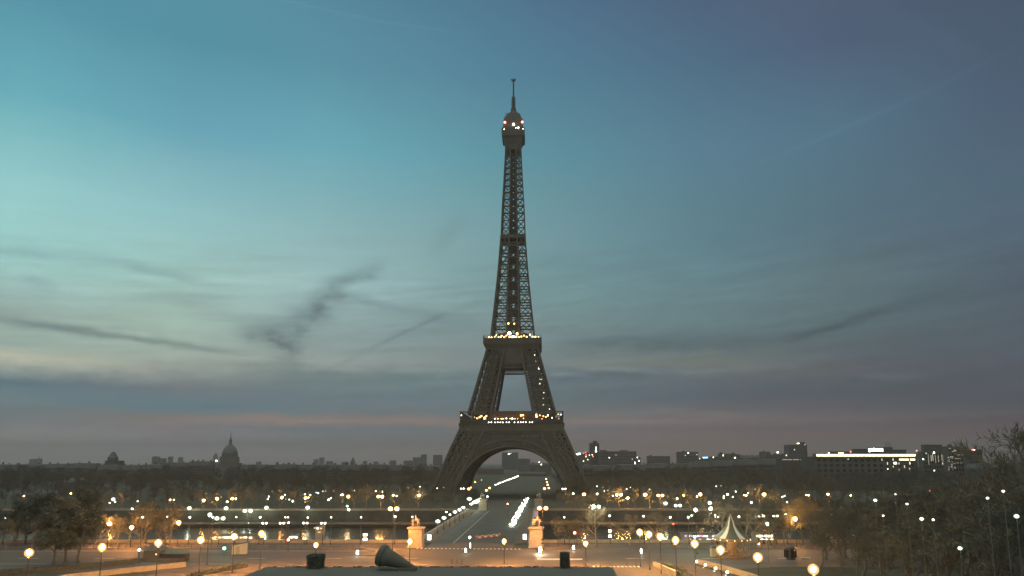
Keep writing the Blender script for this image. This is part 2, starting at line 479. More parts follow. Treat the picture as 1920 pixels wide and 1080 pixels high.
# kerbs and painted markings
for pts in ([(-420, 171.6), (-60, 163.6), (-38, 162.5)], [(62, 171.6), (420, 171.6)]):
    tag(strip_wall("kerb", pts, 0.13, 0.3, pave), kind="structure")
mk = MB()
for k in range(13):                            # crossing on the right, seen beyond the forecourt
    p = at_z(1106 + k * 7.6, 1062.3, 0.03); mk.box(p.x - 0.28, p.x + 0.28, p.y - 0.8, p.y + 0.8, 0.0165, 0.03)
for k in range(26):                            # dashes at the bridge foot
    p = site(-15 + k * 1.2, 208.6); mk.box(p.x - 0.28, p.x + 0.28, p.y - 0.9, p.y + 0.9, 0.0185, 0.032)
for k in range(16):                            # lane dashes across the junction
    x = -150 + k * 20
    if abs(x) > 20: mk.box(x, x + 5, 188.0, 188.25, 0.0165, 0.03)
mk.box(-300, -70, 178.0, 178.2, 0.0165, 0.03).box(-300, -40, 203.5, 203.75, 0.0165, 0.03)

tag(mk.build("road_marking", paint), kind="structure")
tag(MB().box(*sorted((at_z(1004, 1037, 0).x, at_z(1083, 1037, 0).x)), 185.2, 187.0, 0.0, 0.16).build("traffic_island", paint), kind="structure")
p = at_z(873, 1037, 0)
tag(MB().box(p.x - 1.2, p.x + 1.6, p.y - 0.7, p.y + 0.7, 0.0, 0.16).build("traffic_island", pave), kind="structure")
p = at_z(690, 1042, 0)
tag(MB().box(p.x - 5, p.x + 10, p.y - 0.6, p.y + 0.6, 0.0, 0.16).build("traffic_island", pave), kind="structure")

# embankment walls
def quay_wall(x0, x1, y, th, label, z0=-7.5, z1=1.0):
    b = MB().box(x0, x1, y - th / 2, y + th / 2, z0, z1 - 0.9)
    r = empty("quay_wall", ((x0 + x1) / 2, y, z0), label=label, cat="wall", group="embankment walls")
    def rel(bm): bm.v = [(v[0] - r.location.x, v[1] - r.location.y, v[2] - z0) for v in bm.v]; return bm
    rel(b).build("wall", quaym, r)
    rel(MB().box(x0, x1, y - 0.22, y + 0.22, z1 - 0.9, z1 - 0.16).box(x0, x1, y - 0.32, y + 0.32, z1 - 0.16, z1)).build("parapet", stone, r)
    return r


quay_wall(-420, site(-19.5, NEAR).x, NEAR, 1.6, "near embankment wall with pale parapet to the left of the bridge")
quay_wall(site(19.5, NEAR).x, 420, NEAR, 1.6, "near embankment wall with pale parapet to the right of the bridge")
quay_wall(-700, site(-19.5, FAR).x, FAR, 1.6, "far embankment wall under orange lamps, left of the bridge")
quay_wall(site(19.5, FAR).x, 700, FAR, 1.6, "far embankment wall under orange lamps, right of the bridge")

# ------------------------------------------------------------------ bridge
br = empty("stone_bridge", site(0, 298), -TH, "stone arch bridge crossing the river towards the tall iron tower", "bridge")
L0, L1 = -75.0, 75.0
MB().box(-17.5, 17.5, L0, L1, -1.2, 0.02).build("deck", dasph, br)
for s in (-1, 1):
    x0, x1 = sorted((s * 17.9, s * 17.2)); MB().box(x0, x1, L0, L1, 0.021, 1.05).box(x0 - 0.08, x1 + 0.08, L0, L1, 1.05, 1.2).build("parapet", stone, br)
    x0, x1 = sorted((s * 17.1, s * 13.0)); MB().box(x0, x1, L0, L1, 0.022, 0.16).build("footway", pave, br)
b = MB()
for k in range(5):                             # five flat arches
    y0 = L0 + k * 30 + 1.6; n = 10
    top = [(y0 + 26.8 * i / n, -5.6 + 4.0 * math.sin(math.pi * i / n)) for i in range(n + 1)]
    for (ya, za), (yb, zb) in zip(top, top[1:]):
        b.add([(-17, ya, za), (17, ya, za), (17, yb, zb), (-17, yb, zb), (-17, ya, -1.25), (17, ya, -1.25), (17, yb, -1.25), (-17, yb, -1.25)],
              ((0, 1, 2, 3), (0, 3, 7, 4), (1, 5, 6, 2)))
b.build("arches", quaym, br)
for k in range(1, 5): MB().box(-19, 19, L0 + k * 30 - 1.6, L0 + k * 30 + 1.6, -9, -1.3).build("pier", quaym, br)
ln = MB()
for k in range(24): ln.box(-6.4, -6.15, L0 + k * 6.2, L0 + k * 6.2 + 4.6, 0.024, 0.036)
ln.build("lane_line", paint, br)
sheet("road", [site(-14, FAR)[:2], site(14, FAR)[:2], site(14, 470)[:2], site(-14, 470)[:2]], 0.02, dasph)
sheet("lawn", [site(-30, 620)[:2], site(30, 620)[:2], site(48, 1250)[:2], site(-48, 1250)[:2]], 0.01, mat("park_lawn", (0.07, 0.075, 0.05), 0.95, 0.3, 0.02))

# ------------------------------------------------------------------ the iron tower
tower = empty("lattice_tower", site(0, TD), -TH, "very tall dark iron lattice tower with lit galleries at two levels", "tower")


NEARW = [(945, 150), (930.5, 150), (896, 134), (850, 116), (809, 98), (774, 97), (773, 82), (654, 48), (650, 54), (630, 54), (628, 40.6), (565, 33.4), (504, 27.2), (442, 22.4), (385, 20.1), (281, 14.3), (255, 21), (226, 18), (213, 8), (200, 2), (140, 1)]


def zt(y):
    """Height of the tower's near edge seen at row y."""
    for (ya, ha), (yb, hb) in zip(NEARW, NEARW[1:]):
        if yb <= y <= ya:
            h = ha + (hb - ha) * (ya - y) / max(ya - yb, 1e-6); break
    else: h = 150
    return z_at(y, TD - 0.92 * h * TD / (F + h))


def wt(y, h):
    z = zt(y); zc = TD * math.cos(PITCH) + (z - EYE) * math.sin(PITCH)
    return h * zc / (F + h)


def prof(tab, y):
    for (ya, ha), (yb, hb) in zip(tab, tab[1:]):
        if yb <= y <= ya: return ha + (hb - ha) * (ya - y) / (ya - yb)
    return tab[-1][1] if y < tab[-1][0] else tab[0][1]


OUT = [(938, 158), (896, 136), (850, 117.5), (809, 98.5), (774, 82), (654, 48), (628, 40.6), (565, 33.4), (504, 27.2), (442, 22.4), (385, 20.1), (327, 16.6), (281, 14.3), (262, 13.8)]
INN = [(938, 101), (896, 83), (850, 62), (809, 46), (774, 35), (690, 20.5), (654, 14.5), (628, 11.5), (565, 10.5), (504, 9.5), (442, 7.5), (385, 6), (262, 5)]


def leg_lattice(b, sx, sy, ys, chord, brace, nx=1, solid=0, faces=(0, 1, 2, 3)):
    """One corner pier: four chords and braced faces between the levels ys."""
    lv = []
    for y in ys:
        z, o, i = zt(y), wt(y, prof(OUT, y)), wt(y, prof(INN, y))
        if y > 640:                                  # the far piers bound the opening one looks through
            hh = prof(INN, y); i = min(hh * (TD * .99 + (z - EYE) * .14 + o) / F, o - 6)
        lv.append((z, o, i))
    def P(k, a, c):
        z, o, i = lv[k]; return Vector((sx * (i + (o - i) * a), sy * (i + (o - i) * c), z))
    for k in range(len(lv) - 1):
        for a in (0, 1):
            for c in (0, 1): b.beam(P(k, a, c), P(k + 1, a, c), chord)
        for face in faces:
            for j in range(nx):
                t0, t1 = j / nx, (j + 1) / nx
                pt = [lambda kk, t: P(kk, t, 1), lambda kk, t: P(kk, t, 0), lambda kk, t: P(kk, 1, t), lambda kk, t: P(kk, 0, t)][face]
                b.beam(pt(k, t0), pt(k + 1, t1), brace); b.beam(pt(k, t1), pt(k + 1, t0), brace)
                if nx > 1 and j: b.beam(pt(k, t0), pt(k + 1, t0), brace * 1.2)
            b.beam(pt(k + 1, 0), pt(k + 1, 1), brace * 1.6)
        if solid:                                # diaphragms, stairs and lift shafts that fill the pier
            z0, o0, i0 = lv[k]; z1, o1, i1 = lv[k + 1]; m = solid
            def Q(kk, a, c): return P(kk, a, c)
            lo, hi = 0.5 - m / 2, 0.5 + m / 2
            v = [Q(k, lo, lo), Q(k, hi, lo), Q(k, hi, hi), Q(k, lo, hi), Q(k + 1, lo, lo), Q(k + 1, hi, lo), Q(k + 1, hi, hi), Q(k + 1, lo, hi)]
            b.add(v, ((0, 3, 2, 1), (4, 5, 6, 7), (0, 1, 5, 4), (1, 2, 6, 5), (2, 3, 7, 6), (3, 0, 4, 7)))


def lin_y(y0, y1, n): return [y0 + (y1 - y0) * k / n for k in range(n + 1)]


for sx in (-1, 1):
    for sy in (-1, 1):
        b = MB(); leg_lattice(b, sx, sy, lin_y(938, 800, 7), 1.5, 0.55, 4, 0.62)
        o0 = wt(938, 158); i0 = wt(938, 101); m0 = (o0 + i0) / 2
        b.frus(16, -0.5, 14.2, 3.6, sx * m0, sy * m0)
        b.build("leg", iron, tower)
        b = MB(); leg_lattice(b, sx, sy, lin_y(776, 640, 9), 1.2, 0.45, 3, 0.55); b.build("leg", iron, tower)

yA = [628, 604, 579, 554, 529, 505, 482, 461, 442]
b = MB()
for sx in (-1, 1):
    for sy in (-1, 1): leg_lattice(b, sx, sy, yA, 1.15, 0.5, 1, 0, (0, 2))
yB = [442, 428, 414, 400, 387, 374, 361, 349, 337, 326, 315, 304, 294, 284, 275, 266]
for sx in (-1, 1):
    for sy in (-1, 1): leg_lattice(b, sx, sy, yB, 0.85, 0.42, 1, 0, (0, 2))
for y in yA[1:-1]:                               # belts that tie the four piers
    for yy_, h in ((y, .5), (y - 5.5, .35)):
        z, o = zt(yy_), wt(yy_, prof(OUT, yy_))
        for s in (-1, 1):
            b.box(-o, o, s * o - 0.3, s * o + 0.3, z - h, z + h); b.box(s * o - 0.3, s * o + 0.3, -o + 0.31, o - 0.31, z - h, z + h)
    z1, z2 = zt(y), zt(y - 5.5); o = wt(y, prof(OUT, y)) - .1
    for s in (-1, 1):
        n = 10
        for k in range(n):
            x0, x1 = -o + 2 * o * k / n, -o + 2 * o * (k + 1) / n
            b.beam((x0, s * o, z1), (x1, s * o, z2), 0.3)
z, o = zt(442), wt(442, 22.6)                    # intermediate landing
b.box(-o - .1, o + .1, -o - .1, o + .1, z - 1.9, z + 1.1)
for ya, yb in zip(yA + yB[1:], (yA + yB[1:])[1:]):  # lift shafts and stairs in the middle
    for k in range(3):
        za, zb = zt(ya), zt(yb); za, zb = za + (zb - za) * k / 3, za + (zb - za) * (k + 1) / 3
        wa = wt(ya, prof(INN, ya)) * 0.96
        for s in (-1, 1):
            b.box(*sorted((s * wa * .2, s * wa)), -2.2, 2.2, za + (zb - za) * .12, zb)
            b.beam((s * wa * .2, -2, za), (s * wa, -2, za), .25); b.beam((s * wa, -2.4, za), (s * wa, -2.4, zb), .7); b.beam((s * wa * .3, -2.4, za), (s * wa * .3, -2.4, zb), .6)
        if k % 2 == 0: b.box(-wa * .2, wa * .2, -1.2, 1.2, za, zb)
b.build("upper_shaft", iron, tower)

# arches under the first floor
zc0 = zt(944.7); Rr = 98.7
for f in range(4):
    b = MB(); n = 30
    rot = Matrix.Rotation(f * math.pi / 2, 4, "Z")
    zdeck = zt(806)
    def depth_y(z):                                 # the face leans with the piers
        for k in range(len(OUT) - 1):
            za, zb = zt(OUT[k][0]), zt(OUT[k + 1][0])
            if za <= z <= zb: return wt(OUT[k][0], OUT[k][1]) + (wt(OUT[k + 1][0], OUT[k + 1][1]) - wt(OUT[k][0], OUT[k][1])) * (z - za) / (zb - za)
        return wt(938, 158)
    def PT(x, z, off=0.6): return rot @ Vector((x, -(depth_y(max(z, 0)) - off), z))
    r0 = Rr * (TD - 6) / F * 0.985; r1 = r0 + 4.6
    ang = [math.pi * (0.045 + 0.91 * k / n) for k in range(n + 1)]
    for k in range(n):
        for r, wd in ((r0, 1.3), (r1, 1.1), ((r0 + r1) / 2, 0.5)):
            p, q = [(r * math.cos(t), zc0 + r * math.sin(t) * 1.0) for t in ang[k:k + 2]]
            b.beam(PT(*p), PT(*q), wd); b.beam(PT(*p, 3.2), PT(*q, 3.2), wd)
        t0, t1 = ang[k], ang[k + 1]
        p0, q0 = (r0 * math.cos(t0), zc0 + r0 * math.sin(t0)), (r1 * math.cos(t0), zc0 + r1 * math.sin(t0))
        p1, q1 = (r0 * math.cos(t1), zc0 + r0 * math.sin(t1)), (r1 * math.cos(t1), zc0 + r1 * math.sin(t1))
        b.beam(PT(*p0), PT(*q0), 0.45); b.beam(PT(*p0), PT(*q1), 0.5); b.beam(PT(*p1), PT(*q0), 0.5); b.beam(PT(*p0), PT(*p0, 3.2), 0.5)
        # plate behind the ornamental band
        b.add([PT(*p0, 2.0), PT(*p1, 2.0), PT(*q1, 2.0), PT(*q0, 2.0)], ((0, 1, 2, 3),))
    nx = 34
    for k in range(nx + 1):                          # spandrel grid up to the floor
        x = -30 + 60 * k / nx
        zz = zc0 + math.sqrt(max(r1 * r1 - x * x, 0)) if abs(x) < r1 else 0
        if zz >= zdeck - 0.5: continue
        b.beam(PT(x, zz), PT(x, zdeck), 0.45)
        m = max(1, int((zdeck - zz) / 2.6))
        for j in range(m):
            za, zb = zz + (zdeck - zz) * j / m, zz + (zdeck - zz) * (j + 1) / m
            for s in (-1, 1): b.beam(PT(x, za), PT(x + s * 60 / nx, zb), 0.42)
        zf = zdeck - 5.2
        if zf > zz + .5:
            b.add([PT(x - .9, zz, 3.4), PT(x + .9, zz, 3.4), PT(x + .9, zf, 3.4), PT(x - .9, zf, 3.4)], ((0, 1, 2, 3),))
    b.build("arch", iron, tower)

# first floor
z0, z1, z2, z3 = zt(809), zt(793.5), zt(776.5), zt(773.5)
w0, w1 = wt(809, 98.2), wt(793, 97.6)
pf = MB()
for s in (-1, 1):                                   # deep frieze
    for a in (0, 1):
        M = Matrix.Rotation(a * math.pi / 2, 4, "Z")
        e = w0 - 0.01 * a
        pf.box(-e, e, s * (w0 - 1.2) - 1.2, s * (w0 - 1.2) + 1.2, z0, z1 - 0.5, 0, M)
        pf.box(-w1 - 0.8, w1 + 0.8, *sorted((s * (w1 + 0.8), s * 14)), z1 - 0.5 - 0.01 * a, z1 + 0.01 * a, 0, M)
        for k in range(30):
            x = -w0 + 2 * w0 * (k + 0.5) / 30
            pf.box(x - 0.35, x + 0.35, *sorted((s * (w0 - .1), s * (w0 + 0.55))), z1 - 2.6, z1 - 0.55, 0, M)
first = pf.build("first_floor", iron, tower)
ga = MB()
for s in (-1, 1):
    for a in (0, 1):
        M = Matrix.Rotation(a * math.pi / 2, 4, "Z")
        ga.box(-w1, w1, *sorted((s * w1, s * (w1 - 0.7))), z3 - 0.2 - 0.01 * a, z3 + 0.55, 0, M)
        for k in range(37):
            x = -w1 + 0.3 + (2 * w1 - 0.6) * k / 36
            ga.box(x - 0.17, x + 0.17, *sorted((s * (w1 - 0.1), s * (w1 - 0.45))), z1 + 0.02, z3 - 0.2, 0, M)
        ga.box(-w1, w1, *sorted((s * (w1 - .05), s * (w1 - 0.2))), z1 + 1.0, z1 + 1.15, 0, M)
        ga.box(-w1 + 0.7, w1 - 0.7, *sorted((s * (w1 - 4.8), s * (w1 - 5.2))), z1 + 0.02, z1 + 3.0, 0, M)
ga.build("gallery", iron, first)
pav = MB()
for M in (Matrix.Identity(4), Matrix.Rotation(math.pi / 2, 4, "Z")):
    for s in (-1, 1): pav.box(-17, 17, *sorted((s * 21, s * 30)), z1 + 0.03, z3 + 1.2, 0, M)
pav.build("pavilion", mat("pavilion_red", (0.10, 0.06, 0.045), 0.7), first)

# second floor
yb0, yb1, yb2 = 654, 643, 633.5
sf = MB().frus(wt(654, 48.5), zt(654), wt(645, 54.5), zt(645)).frus(wt(645, 55), zt(645) + .005, wt(634, 55), zt(634))
for k in range(28):
    x = -wt(634, 55) + 2 * wt(634, 55) * (k + .5) / 28
    for s in (-1, 1):
        e = wt(634, 55); sf.box(x - .2, x + .2, *sorted((s * (e - .2), s * (e + .25))), zt(645) + .4, zt(634) - .3)
for s in (-1, 1):                                    # truss below the second floor
    o = wt(672, 20)
    oo = wt(672, 52)
    for q in range(2):
        M = Matrix.Rotation(q * math.pi / 2, 4, "Z")
        y_ = s * (oo - 1.5)
        sf.box(-o - 2, o + 2, y_ - .5, y_ + .5, zt(690), zt(690) + 0.7, 0, M); sf.box(-o - 2, o + 2, y_ - .5, y_ + .5, zt(682), zt(682) + .8, 0, M)
        for k in range(14):
            x0, x1 = -o + 2 * o * k / 14, -o + 2 * o * (k + 1) / 14
            sf.beam(M @ Vector((x0, y_, zt(690) + .4)), M @ Vector((x1, y_, zt(682) + .2)), .4); sf.beam(M @ Vector((x0, y_, zt(682) + .2)), M @ Vector((x1, y_, zt(690) + .4)), .4)
        sf.box(-o - 2, o + 2, y_ - .3, y_ + .3, zt(682) + .9, zt(653), 0, M)
second = sf.build("second_floor", iron, tower)
rl = MB(); e = wt(634, 54.5)
for s in (-1, 1):
    for q in (0, 1):
        M = Matrix.Rotation(q * math.pi / 2, 4, "Z"); zz = zt(634)
        rl.box(-e, e, s * e - .08, s * e + .08, zz + 2.0 + .01 * q, zz + 2.12, 0, M).box(-e, e, s * e - .06, s * e + .06, zz + 1.05 + .01 * q, zz + 1.15, 0, M)
        for k in range(25):
            x = -e + 2 * e * k / 24; rl.box(x - .07, x + .07, s * e - .07, s * e + .07, zz, zz + 2.1, 0, M)
rl.build("railing", steel, second)
for sx in (-1, 1):
    for sy in (-1, 1): MB().frus(3.6, zt(634) + .01, 3.2, zt(634) + 4.2, sx * 8.6, sy * 8.6).frus(3.9, zt(634) + 4.21, 1.2, zt(634) + 5.6, sx * 8.6, sy * 8.6).build("kiosk", mat("pavilion_red", (0.10, 0.06, 0.045)), second)

# summit
tz = lambda y: zt(y)
sm = MB().frus(wt(281, 14), tz(281), wt(268, 14), tz(268)).frus(wt(268, 14), tz(268) + .01, wt(255, 19), tz(255)).frus(wt(255, 21), tz(254) - .6, wt(250, 21.5), tz(250)).frus(wt(250, 21.5), tz(250) + .01, wt(240, 21.5), tz(241))
sm.build("summit_platform", iron, tower)
cab = MB().frus(wt(240, 19), tz(241) + .02, wt(226, 18), tz(226)).frus(wt(226, 18), tz(226) + .01, wt(214, 11), tz(213.5)).lathe([(4.6, tz(213.5) + .02), (3.6, tz(210)), (2.3, tz(208)), (2.2, tz(203.5))], 12)
for k in range(14):
    t = k * math.pi / 7 + .2; r = 7.6; cab.beam((r * math.cos(t), r * math.sin(t), tz(232)), (r * math.cos(t), r * math.sin(t), tz(random.uniform(212, 222))), .28)
cab.build("summit_cabin", iron, tower)
an = MB().beam((0, 0, tz(204)), (0, 0, tz(181)), 2.3, 2.0, 8).beam((0, 0, tz(181)), (0, 0, tz(150)), 1.35, 1.2, 8, caps=True)
for k in range(8):
    zz = tz(202 - k * 2.7); an.box(-1.9 + .05 * k, 1.9 - .05 * k, -.25, .25, zz, zz + .6).box(-.25, .25, -1.9, -0.3, zz, zz + .6)
for k in range(8):
    t = k * math.pi / 4; an.beam((0, 0, tz(150.5)), (2.1 * math.cos(t), 2.1 * math.sin(t), tz(148.5 + (k % 2) * 1.5)), .5)
an.beam((0, 0, tz(151)), (0, 0, tz(146.5)), .35)
an.build("antenna", steel, tower)

# lamps fixed to the tower
ic = MB().ball((0, 0, 0), 0.5, 8, 5)
amb_l, wht_l, red_l = glow("tower_lamp_amber", (1, .52, .17), 6), glow("tower_lamp_white", (1, .9, .68), 12), glow("beacon_red", (1, .12, .08), 14)
lm = {k: ic.mesh("lamp", m_) for k, m_ in (("a", amb_l), ("w", wht_l), ("r", red_l))}


def tlamp(x, y, kind, size, off):
    """A lamp at a pixel of the near face, off metres inside it."""
    hw = prof(OUT, y) if not 640 >= y >= 628 else 54
    if 770 < y < 812: hw = 97
    yy = -(wt(y, hw) - off)
    dep = TD + yy; z = z_at(y, dep)
    zc = dep * math.cos(PITCH) + (z - EYE) * math.sin(PITCH)
    o = put("lamp", lm[kind], tower, ((x - 963.2) / F * zc, yy, z))
    o.scale = (size,) * 3
    return o


rr = random.Random(3)
for x in (920.5, 925.5, 932.5, 937.5, 942.5, 947, 954, 959, 969, 976, 981, 985.5, 990.5, 997.5, 1002.5): tlamp(x, 791.8, "w", .62, -0.9)
for x, y, k, s in [(931, 785, "w", 1.3), (937, 785.5, "a", 1.6), (944, 786, "a", 2.0), (947, 786, "a", 1.8), (953, 784.5, "w", 1.1), (964, 785, "w", 1.6), (969, 785.5, "a", 1.2), (974, 785.5, "a", 1.0), (980, 779, "a", 2.0), (984, 778.5, "a", 2.0), (985, 784.5, "a", 1.0), (960, 785, "a", .9),
                   (1009.5, 778, "a", 2.1), (1010, 781.5, "a", 2.2), (1016, 779, "a", 1.5), (1022, 780.5, "a", 1.5), (1027, 782, "a", 1.6), (1031, 779, "w", 1.3), (1038.5, 783.5, "w", 1.0), (1015, 787, "a", 1.3), (1020, 786, "a", 1.1), (1055, 777.5, "w", .9), (868, 778.5, "w", 1.1), (1050, 777, "a", .8), (1042, 788, "a", .9), (1051, 786, "a", .8),
                   (898, 784, "a", 1.7), (903, 782, "a", 2.0), (906, 780, "a", 1.6), (912, 783, "a", 1.9), (915, 780, "a", 1.9), (911, 787, "a", 2.0), (914, 786, "a", 1.4), (893, 782, "a", 1.0)]:
    tlamp(x, y, k, s * .72, 5.6)
for x, y, s in [(957, 625, 3.2), (972, 626, 2.8), (964.5, 632, 3.0), (958, 632, 2.0), (970, 632, 2.4), (919, 632, 1.6), (924, 632.5, 1.6), (930, 631, 1.2), (937, 631.5, 1.4), (943, 629.5, 1.5), (948, 632, 1.8), (952, 629, 1.4), (980, 631, 1.6), (985, 629.5, 1.5), (990, 632, 1.6), (996, 628, 1.7), (1001, 631.5, 1.6), (1006, 632, 1.8), (1012, 632, 1.0), (933, 628, 1.2), (955, 606.5, 1.8), (966, 607, 1.5), (941, 632, 1.5), (976, 632, 1.5)]:
    tlamp(x, y, "a" if s < 2.9 else "w", s * .8, 1.2 if y > 620 else 1.0)
for x, y in [(1006, 660), (1005, 666), (1008.5, 673.5), (1009.5, 682), (1012, 690.5), (1013, 692), (1015.5, 711), (1018.5, 711.5), (1015, 719.5), (1014, 730), (1022.5, 736.5), (1022, 747), (1022, 759.5), (1034, 767), (1012, 701), (1007, 678)]: tlamp(x, y, "w", .42, .1)
for x, y, k, s in [(947.9, 229, "r", 1.7), (980.6, 229, "r", 1.7), (964.3, 233, "w", 1.7), (973, 240, "w", 1.6), (968.5, 240, "w", .8), (946.5, 242, "w", .8), (982, 242, "w", .8)]:
    o = tlamp(x, y, k, s, 0); zc = (TD - 9) * math.cos(PITCH) + (zt(y) - EYE) * math.sin(PITCH)
    o.location = ((x - 963.2) / F * zc, -8.9, z_at(y, TD - 9))

# ------------------------------------------------------------------ buildings of the skyline
def py_row(z, d):
    v = (z - EYE) / d
    t = (v - math.tan(PITCH)) / (1 + v * math.tan(PITCH))
    return PPY - F * t


def block(px0, px1, py, d, label, m=0, roof="flat", depth=None, name="city_building", base=0.0, cat="building", group=None, win=None, chim=0, roofh=4.0):
    """A building whose front spans two pixel columns and whose top is at row py, d metres away."""
    za = z_at(py, d); xa, xb = x_at(px0, d, za), x_at(px1, d, za)
    w_ = xb - xa; dp = depth or max(12, min(w_, 30)); cx = (xa + xb) / 2
    r = empty(name, (cx, d, base), 0, label, cat, group)
    h = za - base; hw = w_ / 2
    wm_ = cityg[m] if isinstance(m, int) else m
    rh = min(roofh, h * .5) if roof != "flat" else 0
    b = MB().box(-hw, hw, 0, dp, 0, h - rh)
    b.build("wall", wm_, r)
    if roof == "mansard":
        b = MB().frus((hw + .3, dp / 2 + .3), h - rh - .35, (hw + .3, dp / 2 + .3), h - rh - .001, 0, dp / 2).frus((hw, dp / 2), h - rh, (max(hw - 1.6, hw * .4), max(dp / 2 - 1.8, 1)), h - .5, 0, dp / 2).frus((max(hw - 1.6, hw * .4), max(dp / 2 - 1.8, 1)), h - .5, (hw * .3, dp * .2), h, 0, dp / 2)
        rf = b.build("roof", zinc, r)
        for k in range(chim):
            x = -hw + w_ * (k + .5) / chim + random.uniform(-.2, .2) * w_ / chim; cw = random.uniform(.6, 1.6)
            MB().box(x - cw, x + cw, dp * .35, dp * .35 + .9, h - 2, h + random.uniform(.8, 2.4)).build("chimney", cityg[1], rf)
    elif roof == "flat":
        rf = MB().box(-hw * .96, hw * .96, dp * .03, dp * .97, h, h + .5).build("roof", zinc, r)
        for k in range(chim):
            x = random.uniform(-.8, .8) * hw; cw = random.uniform(.08, .2) * hw
            MB().box(x - cw, x + cw, dp * .2, dp * .6, h + .5, h + random.uniform(1.5, 3.5)).build("roof_housing", cityg[0], rf)
    elif roof == "hip":
        MB().frus((hw + .4, dp / 2 + .4), h - rh, (hw * .25, .4), h, 0, dp / 2).build("roof", zinc, r)
    if win:
        nx, nz = win; ww, hh = w_ / nx * .25, (h - rh) / nz * .26
        wme = MB().box(-ww, ww, -.08, -.002, -hh, hh).mesh("window", darkwin)
        for i in range(nx):
            for j in range(nz):
                if m == bluew and j < nz - 3: continue
                zz = (h - rh) * (.05 + .93 * (j + .5) / nz)
                if py_row(zz + base, d) < 894: put("window", wme, r, (-hw * .95 + hw * 1.9 * (i + .5) / nx, 0, zz))
    return r


def lit(parent, d, x, y, wpx, hpx, col, s, name="lit_window", off=.25):
    """A lit window or lamp on a building's front, by pixel."""
    p = at_d(x, y, d - off); sc = p.y / F
    M = p - parent.location
    o = MB().box(M.x - wpx * sc / 2, M.x + wpx * sc / 2, M.y - .12, M.y + .1, M.z - hpx * sc / 2, M.z + hpx * sc / 2).build(name, glow("glow_%s_%g" % (col, s), {"a": AMB, "w": WHT, "p": PAL, "r": RED, "b": (.25, .65, 1), "g": (.6, 1, .55)}[col], s), parent)
    return o


# dome of the old hospital church, far to the left
dd = 1900.0
r = empty("domed_church", (x_at(431.5, dd, 60), dd, 0), 0, "large domed church with lantern and thin spire on the far skyline", "church")
s_ = dd / F * .985
Z = lambda y: z_at(y, dd)
MB().box(-24 * s_ / 1.46, 24 * s_ / 1.46, -18, 30, 0, Z(868)).build("nave", cityg[0], r)
MB().lathe([(16.4 * s_, Z(869)), (16.2 * s_, Z(858)), (17 * s_, Z(857.6)), (16.8 * s_, Z(856)), (15 * s_, Z(855.9))], 24).build("drum", cityg[0], r)
for k in range(16):
    t = k * math.pi / 8; MB().beam((16.9 * s_ * math.cos(t), 16.9 * s_ * math.sin(t), Z(868)), (16.9 * s_ * math.cos(t), 16.9 * s_ * math.sin(t), Z(858)), 1.6).build("column", cityg[2], r)
MB().lathe([(14.6 * s_, Z(855.8)), (14 * s_, Z(848)), (11.6 * s_, Z(842)), (8.5 * s_, Z(837.5)), (4.2 * s_, Z(834.2)), (3.6 * s_, Z(833.5))], 24).build("dome", zinc, r, True)
MB().lathe([(3.4 * s_, Z(833.6)), (3.2 * s_, Z(832)), (2.5 * s_, Z(831)), (2.5 * s_, Z(825)), (2.9 * s_, Z(824.5)), (1.2 * s_, Z(822)), (.7 * s_, Z(818)), (.15 * s_, Z(807.5))], 12).build("lantern_spire", zinc, r)
# small far dome beside it
dd = 3200.0
r = empty("domed_church", (x_at(404.5, dd, 60), dd, 0), 0, "small pale distant dome with one bright light, left of the large dome", "church")
s_ = dd / F * .985
MB().lathe([(5.2 * s_, 0), (5.2 * s_, Z(861)), (4.7 * s_, Z(860.8)), (4.6 * s_, Z(858)), (4.3 * s_, Z(855)), (3 * s_, Z(852.5)), (1.3 * s_, Z(851.3)), (1.1 * s_, Z(849.5)), (.2 * s_, Z(847.5))], 16).build("dome", cityg[2], r, True)
lit(r, dd - 15, 405.7, 863.8, 3.2, 2.4, "w", 10, "floodlight", 1)
# turret with a steep roof
dd = 900.0
r = empty("turret_building", (x_at(208, dd, 40), dd, 0), 0, "dark building with a steep pointed turret roof, left skyline", "building")
s_ = dd / F * .985
MB().box(-8 * s_, 14 * s_, -2, 16, 0, Z(863.5)).build("wall", cityg[0], r)
b = MB().frus(6.6 * s_, Z(866), 6.6 * s_, Z(858.4), 0, 6).frus(7.8 * s_, Z(858.3), 5.6 * s_, Z(856), 0, 6).frus(5.6 * s_, Z(855.99), 2.2 * s_, Z(848), 0, 6).frus(2.2 * s_, Z(847.99), .4 * s_, Z(846.4), 0, 6)
b.build("roof", zinc, r)
MB().frus(6 * s_, Z(870), 6.2 * s_, Z(866.01), 0, 6).build("tower", cityg[1], r)

# long rows of town houses under the skyline, left to right: (x0, x1, y, depth, label bits)
ROWS = [(-30, 36, 871, 700, "at the far left edge"), (36, 128, 869.5, 980, "below two faint distant domes"), (128, 180, 866.5, 900, "with a cluster of chimneys, left of the turret"), (182, 306, 871, 880, "right of the pointed turret"),
        (308, 396, 865.5, 1020, "just left of the small dome"), (448, 512, 871, 900, "right of the large dome"), (512, 640, 870, 840, "in the middle of the left skyline"), (640, 770, 870.5, 820, "below the faint church spire"), (765, 842, 872.5, 930, "beside the tower's left foot"),
        (1098, 1150, 872.5, 800, "beside the tower's right foot"), (1150, 1216, 871.5, 780, "below the long slab block"), (1212, 1300, 868.5, 900, "right of the slab block"), (1296, 1372, 864, 820, "under the small blue sign"), (1372, 1470, 861.5, 840, "with many chimney stacks, right skyline"), (1462, 1535, 860.5, 760, "just left of the floodlit hotel")]
